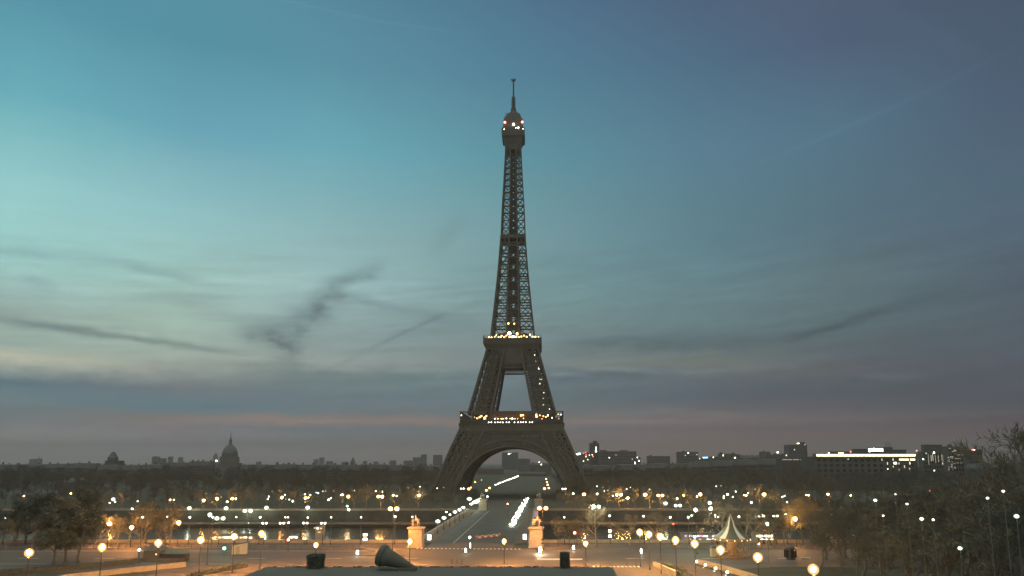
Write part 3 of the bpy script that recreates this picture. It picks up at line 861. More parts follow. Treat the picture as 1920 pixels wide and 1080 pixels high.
for i, (x0, x1, y, d, where) in enumerate(ROWS):
    n = max(1, round((x1 - x0) / 46))
    for k in range(n):
        xa, xb = x0 + (x1 - x0) * k / n, x0 + (x1 - x0) * (k + 1) / n - .4
        o = ["", "first from the left ", "second from the left ", "third from the left "][0 if n == 1 else k + 1]
        block(xa, xb, y + random.uniform(-.8, 1.6), d + random.uniform(-8, 8), "dark mansard town house " + (o and o + "") + where, random.randrange(3), "mansard", 16, "town_house", group="town houses below the skyline", win=(max(3, int((xb - xa) / 4)), 5), chim=random.randint(2, 4), roofh=6)
# buildings lit faintly orange among the trees
block(110, 150, 897, 560, "long low house lit faintly orange behind the left trees", 1, "mansard", 14, "town_house", win=(8, 2), roofh=3)
block(822, 846, 874, 860, "pale house front between the trees left of the tower", 1, "mansard", 14, "town_house", win=(6, 4), chim=2)
block(894, 945, 876.5, 1500, "reddish buildings seen through the tower's arch, left side", 1, "mansard", 20, "town_house", win=(10, 4), chim=4)
ec = block(972, 1024, 885, 1330, "long floodlit classical building at the end of the avenue", 1, "mansard", 30, "military_school", win=(16, 3), chim=2, roofh=9)
b = block(941, 971.5, 848.5, 2600, "broad dark skyscraper framed by the tower's arch", bluew, "flat", 40, "skyscraper", cat="skyscraper")
lit(b, 2600, 954, 851, 3, 1.6, "w", 10, "roof_light", 2); lit(b, 2600, 958, 850.5, 1.2, 1, "w", 5, "roof_light", 2)
block(971.8, 994, 860.5, 1900, "pale block right of the dark skyscraper, inside the arch", 2, "flat", 24, win=(8, 6), chim=1)
b = block(994, 1034, 868, 1400, "low dark houses with two white lights inside the arch", 0, "mansard", 20, "town_house", chim=3)
lit(b, 1400, 1011, 866.5, 1.6, 1.2, "w", 8); lit(b, 1400, 1015, 871, 1.6, 1.6, "w", 8)
# far towers in the haze
FARB = [(55, 64, 861, 4200, "faint distant flat block at the far left"), (68, 75, 860, 4200, "faint distant block with thin mast at the far left"), (285, 289, 856.5, 2900, "left tower of a distant twin-towered church"), (290.5, 294.5, 856.5, 2900, "right tower of a distant twin-towered church"), (295.5, 307, 859.5, 2700, "distant flat block beside the twin-towered church"),
        (315, 321, 856.2, 3900, "slim faint tower, left of the low long roofs"), (334, 340, 857.6, 3900, "slim faint tower nearer the small dome"), (588, 596, 861.2, 4300, "left one of two faint distant tower blocks"), (599, 606.6, 858.2, 4300, "right taller one of two faint distant tower blocks"), (612, 623, 865, 3600, "faint wide block right of the paired tower blocks"),
        (680, 687, 864.6, 3700, "small faint block right of the distant spire"), (700, 708, 865.5, 3900, "tiny faint block on the middle left skyline"), (730, 742, 863.6, 3600, "faint wide block left of the stepped blocks"), (757, 773, 864, 3300, "low faint block beside the stepped blocks"), (774, 788.8, 857.8, 3300, "lower left one of the stepped distant blocks"),
        (789, 799.6, 852.4, 3300, "taller right one of the stepped distant blocks"), (812, 829, 853.2, 3200, "squarish distant block close to the tower's left leg"), (640, 652, 866.3, 3500, "low faint block left of the distant spire"), (480, 487, 866, 3600, "small faint block right of the large dome")]
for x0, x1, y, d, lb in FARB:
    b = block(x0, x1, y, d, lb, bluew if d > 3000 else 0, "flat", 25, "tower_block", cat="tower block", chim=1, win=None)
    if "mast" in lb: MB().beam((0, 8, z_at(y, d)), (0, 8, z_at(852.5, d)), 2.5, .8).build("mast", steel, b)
d = 3000
r = empty("distant_church", (x_at(661, d, 30), d, 0), 0, "faint church with a pointed spire on the middle left skyline", "church")
s_ = d / F * .985; Z = lambda y: z_at(y, d)
MB().box(-3.8 * s_, 3.8 * s_, 0, 20, 0, Z(863.5)).build("nave", cityg[0], r)
MB().frus(2 * s_, Z(863.4), 2 * s_, Z(860.5), 0, 8).frus(2.2 * s_, Z(860.4), .2 * s_, Z(857.3), 0, 8).build("spire", zinc, r)
# right skyline
b = block(1106, 1123.5, 831, 1500, "tall dark tower block with a vertical strip of light", bluew, "flat", 22, "tower_block", cat="tower block")
MB().box(-2.5, 6.5, 4, 14, z_at(831, 1500) + .5, z_at(827, 1500)).build("roof_housing", bluew, b)
MB().beam((2, 9, z_at(827, 1500)), (2, 9, z_at(823.5, 1500)), .8).build("mast", steel, b)
lit(b, 1500, 1117.6, 842, 2, 9, "p", 3, "lit_stairwell"); lit(b, 1500, 1117.6, 846.5, 2.6, 2, "w", 9)
b = block(1125, 1193.5, 846.5, 1450, "long grey slab block with a few lit windows", 0, "flat", 24, "slab_block", win=(14, 7), chim=2)
for x, y, w_, h_, c, s in [(1142.5, 858, 1.5, 1.5, "w", 8), (1155, 853, 2, 2, "a", .5), (1185.5, 861, 1.4, 2.2, "p", .8), (1190.6, 868, 1.6, 4, "p", 7)]: lit(b, 1450, x, y, w_, h_, c, s)
b = block(1193.8, 1201, 857, 1450, "low wing with two white lights at the slab's end", 0, "flat", 20)
lit(b, 1450, 1195.2, 857.8, 1.6, 1.6, "w", 8); lit(b, 1450, 1198, 864, 2, 2, "w", 7)
b = block(1078, 1106, 850.5, 1200, "lit low block with green sign and red lamps beside the tower", 0, "flat", 22, chim=2)
lit(b, 1200, 1086, 850.8, 5.5, 2.6, "g", 7, "roof_sign"); lit(b, 1200, 1081, 851, 1.6, 1.6, "w", 6); lit(b, 1200, 1083, 853.5, 3, 1.4, "w", 1)
for x, y, c in [(1098, 848, "r"), (1099, 853, "r"), (1098.5, 856.2, "p"), (1105, 853.4, "p"), (1112, 856, "r"), (1110.5, 852.8, "p"), (1094, 849.8, "r"), (1094, 864.5, "p"), (1102, 861.7, "p")]: lit(b, 1198, x, y, 1.8, 1.5, c, 4)
b = block(1094, 1111, 870.5, 700, "narrow reddish lit house front beside the tower's right leg", 1, "mansard", 12, "town_house", win=(5, 4))
b = block(1216, 1256.5, 855.3, 1700, "wide low block right of the slab block", 0, "flat", 26, win=(12, 6), chim=1)
b = block(1273, 1309, 847.3, 1500, "grey flat-roofed block with two roof lights", 0, "flat", 26, win=(10, 7), chim=1)
lit(b, 1500, 1290.5, 849.6, 1.8, 1.8, "w", 8); lit(b, 1500, 1285, 853.8, 1.6, 1.6, "p", 1); lit(b, 1500, 1306.8, 852.2, 1.4, 1.4, "p", 1.5)
b = block(1311, 1331, 858.6, 1150, "low block carrying a small glowing blue sign", 0, "flat", 18)
lit(b, 1150, 1322.3, 857.9, 9, 2, "b", 5, "roof_sign"); lit(b, 1150, 1312, 860, 1.5, 1.5, "w", 3)
b = block(1334, 1350.5, 856.5, 1300, "small block with a white lamp left of the chimney row", 0, "flat", 18); lit(b, 1300, 1337.6, 857.5, 1.6, 1.6, "w", 8)
b = block(1351, 1369, 851.3, 1250, "dark block with a lit corner window, right skyline", 0, "flat", 18, chim=2); lit(b, 1250, 1356, 853.8, 1.6, 3, "p", 3.5)
b = block(1370, 1386, 852, 1250, "dark block with a bright white lamp, right skyline", 0, "flat", 18, chim=2); lit(b, 1250, 1378, 858.4, 2.4, 2.2, "w", 9)
b = block(1387, 1427, 854.5, 1250, "long dark roof bristling with chimney stacks", 0, "mansard", 16, "town_house", chim=9, win=(12, 4))
b = block(1429, 1444.5, 847.3, 1350, "squarish dark block left of the round-cornered block", 0, "flat", 18, chim=1)
b = block(1446, 1477, 852.5, 1200, "low dark block with one bright amber roof light", 0, "flat", 18, chim=2); lit(b, 1200, 1458.2, 848, 2.8, 2.4, "p", 9, "roof_light", -2)
lit(b, 1200, 1474.5, 853.7, 1.5, 2, "p", 4)
b = block(1479.5, 1513, 834, 1500, "tall bluish block with rooftop lamps, left of the hotel", bluew, "flat", 30, "tower_block", cat="tower block", win=(9, 10))
MB().box(8, 17, 5, 14, z_at(834, 1500) + .5, z_at(828.5, 1500)).build("roof_housing", bluew, b)
lit(b, 1500, 1496.5, 831.4, 4.2, 1.4, "p", 7, "roof_light", 0); lit(b, 1500, 1489.6, 843, 1.2, 2, "p", 2); lit(b, 1500, 1509, 834, 1.6, 1.6, "p", .8)
b = block(1466, 1518, 860.3, 690, "low dark building with a faint lit strip, before the hotel", 0, "flat", 16)
for x0, x1 in ((1467, 1485), (1487, 1498), (1501, 1511), (1513, 1519)): lit(b, 690, (x0 + x1) / 2, 861.9, x1 - x0, 1.2, "p", .28, "lit_strip")

# the floodlit hotel
dh = 640.0
hot = block(1524, 1720, 857.0, dh, "wide dark hotel with a bright light strip along its cornice", 0, "flat", 26, "hotel", cat="hotel", win=(16, 6))
def hx(x): return x_at(x, dh, 30) - hot.location.x
zz0 = z_at(855.2, dh)
co = MB().box(hx(1524), hx(1720), -1.2, 0.0, z_at(858.2, dh), z_at(850.5, dh)).build("cornice", cityg[1], hot)
MB().box(hx(1530), hx(1714.5), -1.75, -1.21, z_at(854.9, dh - 2), z_at(852.1, dh - 2)).build("light_strip", glow("strip_light", (1, .93, .62), 9), hot)
for x0, x1, y in ((1568, 1610, 846.4), (1612, 1630.5, 841.6), (1651, 1679, 838.2), (1679, 1704, 843), (1630.5, 1651, 846.8)):
    MB().box(hx(x0), hx(x1), 3.3, 14, z_at(850.4, dh), z_at(y, dh + 3)).build("roof_housing", cityg[0], hot)
sg = MB().box(hx(1630.7), hx(1658.5), 1.6, 2.2, z_at(848.2, dh), z_at(839.8, dh)).build("roof_sign", steel, hot)
b = MB(); yy = 1.45                                     # blurred white letter shapes, too small to read
for x0, x1, y0, y1 in ((1631.2, 1634.2, 847.2, 841.2), (1634.5, 1639.6, 845.6, 840.9), (1639.9, 1641.4, 845.9, 840.2), (1641.7, 1643.2, 845.9, 840.2), (1643.5, 1649.4, 845.8, 840.8), (1649.7, 1653.4, 845.8, 840.7), (1653.7, 1658, 846.6, 840.8)):
    b.box(hx(x0), hx(x1), yy, yy + .14, z_at(y0, dh), z_at(y1, dh))
b.build("lettering", glow("sign_white", (.86, 1, .84), 9), sg)
for x, y in ((1676, 827), (1672, 829), (1680, 830)): MB().beam((hx(x), 8, z_at(840, dh)), (hx(x), 8, z_at(y, dh)), .25).build("mast", steel, hot)
for x, y, w_, h_, c, s in [(1695, 861.7, 18, 3.4, "p", 2.2), (1711.2, 861.7, 9, 3.6, "p", 2.2), (1678.6, 868.4, 5.4, 3.8, "p", 4), (1674.5, 861.5, 1.2, 4, "p", 1.5), (1675, 874.8, 1.4, 3, "p", 1), (1664, 869, 1.2, 5, "p", 1), (1664.6, 879.4, 1.4, 1.4, "w", 5), (1653.5, 862, 1.6, 4, "p", .6), (1685.6, 869, 1.2, 4, "p", .8), (1696, 875, 1.4, 5, "p", .8), (1706, 868.4, 1.5, 5, "p", 1.5), (1685.6, 881, 1.5, 3, "p", .6), (1705.6, 879, 1.6, 3, "p", .7), (1590.5, 861, 2, 1, "p", 2)]:
    lit(hot, dh, x, y, w_, h_, c, s)
for x, y, c in ((1595, 847, "r"), (1718.7, 845, "r"), (1573, 849.3, "a"), (1577, 849.3, "p"), (1580.5, 849.3, "a"), (1554, 849.5, "p")): lit(hot, dh - 1.8, x, y, 2.0, 1.8, c, 7, "beacon")
b = block(1729, 1774, 847, 600, "dark office block with vertical lit window lines, right of the hotel", 0, "flat", 7, "office_block", win=(9, 9))
MB().box(x_at(1736, 600, 30) - b.location.x, x_at(1770.5, 600, 30) - b.location.x, 1.5, 6, z_at(847, 600), z_at(833.5, 600)).build("roof_housing", cityg[0], b)
for x in (1741, 1746, 1749, 1754, 1759.5, 1766, 1768.5): lit(b, 600, x, random.uniform(855, 862), .9, random.uniform(10, 20), "p", random.choice((.18, .25, .5)), "lit_stairwell")
lit(b, 600, 1751.3, 848.9, 2.4, 3, "w", 8); lit(b, 600, 1736.5, 850, 1.6, 2, "g", 1); lit(b, 600, 1731, 861, 2.2, 2, "w", 6); lit(b, 600, 1752, 882.5, 1.8, 2.4, "w", 6); lit(b, 600, 1767.5, 869, 1.2, 4, "p", .8)
b = block(1776.5, 1816, 838, 560, "dark apartment block with a patchily lit front, far right", 1, "flat", 7, "apartment_block", win=(7, 9), chim=2)
for k in range(34): lit(b, 560, random.uniform(1778, 1792), random.uniform(840, 885), random.uniform(1, 3), random.uniform(.8, 1.8), "p", random.choice((.12, .2, .3)), "lit_window")
for k in range(12): lit(b, 560, random.uniform(1794, 1814), random.choice((853, 860, 868)), 3, 1, "p", .12, "lit_window")
b = block(1816.5, 1841, 844, 540, "plain dark block with a red lamp, next to the tall bare tree", 0, "flat", 7, win=(7, 9))
lit(b, 540, 1823.5, 843.3, 2.2, 2, "r", 8, "beacon", 0); lit(b, 540, 1827, 843.4, 3, 1.2, "p", 6, "roof_light", 0)
block(1841, 1990, 868, 520, "long dark house row behind the tall bare tree, far right", 0, "mansard", 20, "town_house", win=(16, 4), chim=5)

# ------------------------------------------------------------------ street lamps
def lamp_mesh(ph, r, double, mats, near):
    b = MB()
    k = 1.5 if near else 1.0
    if near == 2: k = .45
    b.lathe([(.16, 0), (.16, .5), (.09 * k, .7), (.06 * k, ph - r * .9)], 8)
    if double: b.beam((-r * 1.5, 0, ph), (r * 1.5, 0, ph), .1)
    for x in ((-r * 1.35, r * 1.35) if double else (0,)):
        b.ball((x, 0, ph), r * .55, 8, 6, 1, .8); b.ball((x, 0, ph), r * 1.1, 12, 8, 2, .85)  # bulb core, then a wider added shell whose glow paints the glare
    return b.mesh("street_lamp", mats, True)


LCACHE = {}
PALE = {"A": (1.0, .46, .12), "W": WHT, "P": PAL, "D": PAL, "R": RED}
SOD = (1.0, .40, .09)
POW = {"A3": (SOD, 500, 1.0), "A2": (SOD, 240, .8), "A1": (SOD, 30, .5), "W3": (WHT, 16, 1.05), "W2": (WHT, 8, .64), "W1": (WHT, 5, .42), "P2": (PAL, 9, .64), "P1": (PAL, 5, .42), "D1": (PAL, 1.2, .4), "R1": (RED, 2.0, .5)}
COLN = {"A": "amber", "W": "white", "P": "warm white", "D": "dim", "R": "dim reddish"}
ORD = "first second third fourth fifth sixth seventh eighth ninth tenth eleventh twelfth thirteenth fourteenth fifteenth sixteenth seventeenth eighteenth nineteenth twentieth".split()
far = []


def far_lamp(x, y, code, d=None, double=False):
    col, s, r0 = POW[code]
    base = 0.0
    if d is None:
        if y <= 922: d = min(16.0 / max(-ray(x, y)[1], 1e-4), 900.0)
        elif y <= 945: d = FAR + 3.5
        elif y <= 959: d, base = FAR - 5, -5.5
        elif y <= 992: d = NEAR - 5
        else: d = NEAR - 9
    p = at_d(x, y, d)
    if d < 370 and base == 0 : r = r0 * (.5 if d < 130 else .62)
    else: r = r0 * (1.0 if d < 450 else 1.0 + (d - 450) / 900)
    ph = max(p.z - base, 1.5); q = round(ph * 2) / 2
    if code[0] == "A" and d >= 400: s = min(s, 8)
    key = (code, d >= 400, d < 130, q, round(r, 1), double)
    if key not in LCACHE: LCACHE[key] = lamp_mesh(q, round(r, 1), double, [bark if d < 130 else steel, glow("lamp_" + code + ("_far" if d >= 400 else ""), PALE[code[0]], s * 3.2), glare_shell("glass_" + code, col, .75 if code[0] in "AR" else .55 if code[0] == "P" else .5 if code[0] == "W" else .25)], 2 if d < 130 else d < 300)
    o = put("street_lamp", LCACHE[key], None, (p.x, p.y, p.z - q))
    zone = "among the dark garden trees" if d < 130 else "in the wood beyond the river" if y <= 922 else "along the far embankment" if y <= 959 else "on the near riverbank"
    side = "left of tower" if x < 850 else "right of tower" if x > 1050 else "around bridge"
    far.append((zone, side, code, double, x, o)); tag(o, None, "street lamp")
    return o


FL = """182,930,W1 ;45,930,A1;27,957,D1;10,971,W1;51,971,W1;97,930,D1;133,925,A1;115,940,D1;129,944,A1;212.5,936,A2;205.5,943,W1;216,941,P1;258,940,W1;248,954,W2;267,970,W2;313.5,969,W1;319,937.5,A1;84,999,W1;74,986,D1
326,937,P1;381.7,938,A2;407,935,A2;436,935,A2;442.5,935,A1;426,940.7,P2;355,953,W3;424,953,W3;499.5,952,W3;577,951.7,W3;356,970,W2;399,969.7,W2;443,969.7,W1;488,970,W2;577,970.5,W1;621,970,W1;541,980,A1;466,980.7,D1;504,931,W1;502,936,P1;510,921.7,D1;534,927.7,W1;528.7,933,A2;542.5,936.7,P1;549,940,W2;572,927,P1;582,928,P1;573,933.7,A2;578,933,A1;593,923.7,D1;596.7,924.7,W1;605.5,921,D1;610.7,921,D1;625.7,921,D1;616,937,W2;620.5,934,W1;639.5,928,W1
642,927.5,W2;653,931,A2;664.5,920,W1;704.5,921,P1;716.7,922,W2;723,913.7,P1;737.5,928.7,W2;743.5,930,P1;765,915,D1;787.5,912.5,W1;785.7,928.7,A2;820,915.5,W1;831.7,914,D1;844,909.7,W1;891,904,A1;903,900,D1;914,931,W2;651,949,W2;677,970,W1;741,968.7,W2;773,969,W1
1075,925.5,W2;1095,926.7,A3;1119.7,926,P2;1119.5,911.7,W1;1131,914,P1;1139.5,919,W1;1133,920.5,W1;1139.5,902.7,D1;1149,929.7,P1;1177,934,A2;1175,917,W1;1182.5,914,W1;1196.7,912.7,D1;1218,917.5,D1;1209.7,927.5,A3;1248,944,W3;1269.5,934.7,W2;1256.7,970,W2;1262.5,982.5,R1;1143,967,W2;1206.7,968,W2;1058,970,W1
1282,929,A1;1313,927,A3;1307,931,A1;1343,911.7,W1;1352,911,D1;1361,913,D1;1379.7,921.7,W1;1364,927,W2;1357,930.5,W1;1356.7,933.8,W1;1373.8,931.7,W1;1395,928.7,P1;1399,929,A1;1402.8,924.8,P1;1408.8,942,W2;1416,917,D1;1432.5,927,A3;1467,931.7,P1;1471,930,P1;1476,941,W2;1511.7,928,P1;1516,928.7,A1;1552.5,927,A2;1595,929,A1;1331,943,W3;1290.5,970,W2;1296.7,966.7,W1;1341,966,W1;1385.5,968.7,P2;1429,964.5,P1;1431,967.5,A2;1473,964,W1;1560,965.5,W1;1423,1020,A1
1752.5,907,W1;1744,920,R1;1679,926.7,D1;1680,942.5,R1
912,919.5,A2;918,915,A2;883,914,A1"""
for it in FL.replace("\n", ";").split(";"):
    x, y, c = it.split(","); far_lamp(float(x), float(y), c.strip())
for x, y, c in [(464.5, 958, "W3"), (713, 931, "A2"), (867, 916, "P2"), (1057.5, 916.7, "P2"), (1160.5, 928, "A2"), (1238, 929, "A2")]: far_lamp(x, y, c, None, True)
for x, y, c in [(537.5, 970, "P1"), (496, 981, "P2"), (528.7, 981, "P2"), (572.5, 980.7, "P2"), (606, 981, "P2"), (412.5, 972, "W3"), (1343.7, 969.5, "P1"), (1342.5, 977, "D1"), (1420, 968, "P1"), (1454, 967.5, "P2")]: far_lamp(x, y, c, None, True)
for x, y, c, d in [(654, 955.5, "W3", FAR - 5), (1641, 938, "W2", 126), (1700.7, 945, "W1", 112), (1851.7, 934, "W1", 98), (1881, 921, "P1", 96), (1656, 967, "P1", 126), (1728, 973, "P2", 112), (1749.7, 974.5, "W1", 110), (1906, 968, "W2", 94), (1800, 1028, "W2", 104), (1679, 926.7, "D1", 126), (1021, 916, "A3", 470), (1024, 898, "A2", 900), (1025.5, 904, "A2", 720), (1027, 909, "A2", 600), (1029, 915, "A2", 500), (879, 916.7, "A3", 425)]: far_lamp(x, y, c, d)
# the avenue of amber lamps beyond the bridge and the white lamps along its left side
for x, y in [(929, 909), (934, 907), (938, 905), (943, 903.5), (947, 902), (951.5, 900.3), (955, 899), (958.5, 898), (962, 896.5), (965, 895.3), (968, 894), (971, 892.8)]:
    far_lamp(x, y, "P2", 6.5 and min(18.5 / -ray(x, y)[1], 1200))
for x, y, c, d in [(821, 977.5, "W3", 250), (832.5, 971, "W3", 263), (836.7, 960, "W2", 285), (843.7, 965, "W2", 278), (853, 960, "W3", 292), (861.7, 956, "W3", 304), (869, 951.7, "W3", 318), (880, 935.5, "W3", 385), (883.5, 945, "W3", 345), (888, 942.5, "W3", 358), (892, 941, "W3", 371), (896, 939, "W3", 384), (900, 936.7, "W3", 398)]: far_lamp(x, y, c, d).scale = (1.25, 1.25, 1)

groups_ = {}
for zone, side, code, dbl, x, o in far: groups_.setdefault((zone, side, code, dbl), []).append((x, o))
for (zone, side, code, dbl), lst in groups_.items():
    lst.sort(key=lambda t: t[0]); n = len(lst)
    size = {"1": "small", "2": "medium", "3": "large"}[code[1]]
    what = "%s %s lamp" % ("twin" if dbl else size, COLN[code[0]])
    for i, (x, o) in enumerate(lst):
        if n == 1: pos = "only one"
        elif i == 0: pos = "leftmost"
        elif i == n - 1: pos = "rightmost"
        elif i < 20: pos = ORD[i] + " from left"
        else: pos = ORD[n - 1 - i] + " from right"
        o["label"] = "%s %s %s, %s" % (what, zone, side, pos)
        if n == 1: o["label"] = "%s %s %s" % (what, zone, side)
        o["group"] = "street lamps " + zone


def lamp(x, y, h, label, col="A", r=.62, s=420, z=None, d=None, double=False, group=None, base=None, lean=0):
    p = at_d(x, y, d) if d else at_z(x, y, h)
    h = p.z
    e = empty("street_lamp", (p.x, p.y, 0), 0, label, "street lamp", group)
    MB().lathe([(.17, 0), (.17, .45), (.12, .6), (.1, 1.1), (.085, h - r * 1.3)], 10).build("pole", steel, e)
    g = glow("bulb_%s_%g" % (col, s), {"A": (1, .43, .11), "B": (1, .52, .17), "W": WHT, "O": SOD}[col], s * 2.7)
    shell = glare_shell("glare_shell_" + col, {"A": (1, .52, .15), "B": (1, .56, .18), "W": (.85, 1, .7), "O": (1, .42, .1)}[col], .62)  # emission of this added shell paints glare around the bulb
    if double:
        MB().beam((-r * 1.7, 0, h), (r * 1.7, 0, h), .09).build("crossbar", steel, e)
        for k in (-1, 1):
            g_ = MB().ball((k * r * 1.5, 0, h), r * 1.25, 16, 10, 0, .85).build("lantern", shell, e, True)  # added glare shell on each arm
            MB().ball((k * r * 1.5, 0, h), r * .6, 12, 8, 0, .8).build("bulb", g, g_, True)
    else:
        MB().lathe([(.14, h - r * 1.5), (.2, h - r * 1.38), (.1, h - r * 1.28)], 10).build("collar", steel, e)
        g_ = MB().ball((0, 0, h), r * 1.3, 16, 10).build("lantern", shell, e, True)  # oversized glare shell, added around the bulb
        MB().ball((0, 0, h), r * .6, 12, 8).build("bulb", g, g_, True)
        MB().lathe([(.12, h + r * 1.28), (.16, h + r * 1.32), (.04, h + r * 1.5)], 10).build("finial", steel, e)
    return e


gl = "globe lamps of the garden alleys"
for x, y, t in [(54.5, 1036.5, "globe lamp at the far left, left of the dark tree clump"), (191.5, 1026, "globe lamp right of the dark tree clump, above the tan wall"), (297, 1018, "globe lamp in front of the dark hipped kiosk"), (376.5, 1012.5, "globe lamp between the kiosk and the white cabin"), (439, 1006, "globe lamp in front of the white cabin"), (490.5, 1000.5, "globe lamp right of the white cabin")]:
    lamp(x, y, 8.2, "glowing amber " + t, group=gl, s=440)
for x, y, t in [(592.5, 1021.7, "short globe lamp behind the shaggy clipped shrub"), (768.5, 1015.3, "short globe lamp right of the dark cannon, before the left pedestal"), (945.5, 1014.7, "short globe lamp in the middle of the forecourt"), (1098, 1019, "short globe lamp right of the smaller shrub block")]:
    lamp(x, y, 5.5, "glowing amber " + t, group=gl, r=.5, s=850)
for x, y, t in [(1199.5, 998, "first and farthest globe lamp of the right alley"), (1216.7, 1002, "second globe lamp of the right alley from the road"), (1238, 1006.5, "third globe lamp of the right alley from the road"), (1266.7, 1012.7, "fourth globe lamp of the right alley from the road"), (1302.5, 1019.5, "globe lamp left of the carousel, with a green signal above"), (1351, 1031, "globe lamp in front of the carousel"), (1421, 1045, "globe lamp right of the carousel, by the tan wall"), (1525, 1067.7, "nearest globe lamp, at the dark lawn on the right")]:
    lamp(x, y, 8.2, "glowing amber " + t, "B", group=gl, r=.65, s=290)
for x, y, t in [(204.7, 983, "left of two orange road lamps beyond the dark trees"), (247, 989, "right of two orange road lamps beyond the dark trees"), (335, 980.5, "orange road lamp above the kiosk, beside the lit trunk"), (1491, 973, "orange road lamp above the dark booth on the right")]:
    lamp(x, y, 0, "bright " + t, "O", .55, 650, d=212, group="orange road lamps")
lamp(738, 954, 0, "tall twin orange lamp left of the bridge pedestal", "O", .62, 1100, d=205, double=True)
lamp(1017.5, 953, 0, "tall twin orange lamp beside the right bridge pedestal", "O", .62, 650, d=206, double=True)
lamp(393.5, 965, 0, "tall white lamp on a dark mast left of the white cabin", "W", .42, 90, d=176)
lamp(1304, 956, 0, "left of two tall white lamps left of the carousel", "W", .45, 300, d=196)
lamp(1332.5, 953.7, 0, "right of two tall white lamps left of the carousel", "W", .45, 300, d=198)
lamp(1271, 948, 0, "tall twin white lamp on the riverbank left of the carousel", "W", .45, 110, d=219, double=True)
lamp(1118, 950, 0, "twin white lamp shining through the bare pale tree", "W", .5, 150, d=212.0, double=True)
lamp(1438, 982.5, 0, "white lamp behind a thin tree right of the carousel", "W", .5, 120, d=205)
lamp(261, 1031, 0, "small white lamp on a short post left of the kiosk", "W", .28, 60, d=183)

# ------------------------------------------------------------------ traffic lights, lit island posts, signs
def box_at(e, x0, x1, y0, y1, z0, z1, name, m): return MB().box(x0, x1, y0, y1, z0, z1).build(name, m, e)


def signal(x, yl, yb, on, label, d=None):
    p = at_d(x, yb, d) if d else at_z(x, yb, 0); p.z = 0
    zl = z_at(yl, p.y)
    e = empty("traffic_light", p, 0, label, "traffic light")
    MB().lathe([(.12, 0), (.12, .3), (.07, .4), (.06, zl + .5)], 8).build("pole", steel, e)
    k = {"g": -1, "r": 1}[on]; z0 = zl - k * .32
    MB().box(-.2, .2, -.2, .12, z0 - .55, z0 + .55).box(-.26, .26, .121, .15, z0 - .62, z0 + .62).build("signal_head", steel, e)
    for j, c in ((-1, "g"), (0, "y"), (1, "r")):
        m_ = glow("signal_" + c, RED if c == "r" else GRN, 60) if c == on else mat("lens_off", (.05, .05, .045), .4)
        MB().ball((0, -.2, z0 + j * .32), .30 if c == on else .12, 10, 6).build("lens", m_, e)
    return e


signal(880.5, 1007.5, 1035, "g", "traffic light showing green at the left of the bridge entrance")
signal(1078, 999, 1036, "r", "traffic light showing red right of the bridge entrance")
signal(1303, 1006.7, 1030, "g", "traffic light showing green just above a globe lamp, by the carousel")
signal(420, 1028, 1044, "g", "low traffic light showing green left of the white cabin")
signal(540, 1012, 1034, "r", "small traffic light showing red beyond the road, left of the cannon")
signal(951.7, 945, 960, "r", "traffic light showing red on the bridge roadway", d=330)


def lit_post(x, y, s, label, h=1.3, r=.2):
    p = at_z(x, y + 4.5, .15)
    e = empty("island_post", p, 0, label, "bollard", "lit posts of the traffic islands")
    MB().lathe([(.32, 0), (.32, .25), (.2, .3)], 10).build("base", steel, e)
    MB().lathe([(.2, .3), (r, .35), (r, h * .75), (r * .7, h * .95), (.05, h)], 10).build("lamp_housing", glow("post_%g" % s, (1, .95, .74), s), e, True)


lit_post(670, 1036.7, 60, "lit white post left of the dark cannon")
lit_post(873, 1032.5, 25, "lit white post under the left green signal")
lit_post(881.5, 1025, 6, "second lit white post, just beyond the left green signal", 1.8, .17)
lit_post(1013, 1033, 220, "brightest lit white post, at the end of the pale island", 1.7, .3)
lit_post(1075.5, 1027.5, 50, "lit white post under the red signal")
lit_post(1202.5, 1034, 40, "lit white post before the right alley lamps")


def sign(x, yt, yb, n, wpx, label, m, hpx=None, poles=1):
    p = at_z(x, yb, 0); sc = p.y / F
    e = empty("road_sign", p, 0, label, "road sign")
    zt_ = z_at(yt, p.y); H = zt_ - 1.2
    for k in range(poles): MB().beam(((k - (poles - 1) / 2) * .8, 0, 0), ((k - (poles - 1) / 2) * .8, 0, zt_), .09, n=6).build("post", steel, e)
    ph = (hpx or 12) * sc / n
    for k in range(n):
        MB().box(-wpx * sc / 2, wpx * sc / 2, -.12, -.05, zt_ - (k + 1) * ph + .05, zt_ - k * ph - .05).build("panel", m if (k % 2 == 0 or n < 3) else mat("sign_amber", (.5, .34, .05), .5), e)


sgw = mat("sign_white", (.4, .38, .32), .5, .08, .5)
sign(684.3, 1000.5, 1023, 3, 7, "stack of three direction signs left of the bridge pedestal", sgw, 12)
sign(804.5, 1002.5, 1023, 2, 6.5, "two pale square signs right of the left pedestal", sgw, 9.5)
sign(984, 1001.5, 1022, 2, 6, "two pale square signs left of the right pedestal", sgw, 9.5)
sign(1144, 993, 1020, 3, 4.5, "narrow stack of round-cornered signs right of the red signal", sgw, 14)
sign(1017.5, 1010, 1029, 3, 5, "dark sign cluster with small lamps beside the right pedestal", steel, 10, 2)

# barriers at the bridge mouth
bred, bwht = mat("barrier_red", (.34, .07, .05), .6, .15), mat("barrier_white", (.6, .57, .5), .6, .1)
for k in range(9):
    p = at_z(894 + k * 5.4, 1009.5 - k * .55, 0); p.z = .02
    e = empty("barrier_block", p, R(8), "%s plastic barrier block at the bridge mouth, %s from the left" % ("white" if k % 2 else "red", ORD[k]), "barrier", "barrier blocks at the bridge mouth")
    MB().frus((.43, .25), 0, (.4, .12), .62).build("body", bwht if k % 2 else bred, e)
    MB().box(-.38, .38, -.06, .06, .62, .82).build("top_rail", bred if k % 2 else bwht, e)

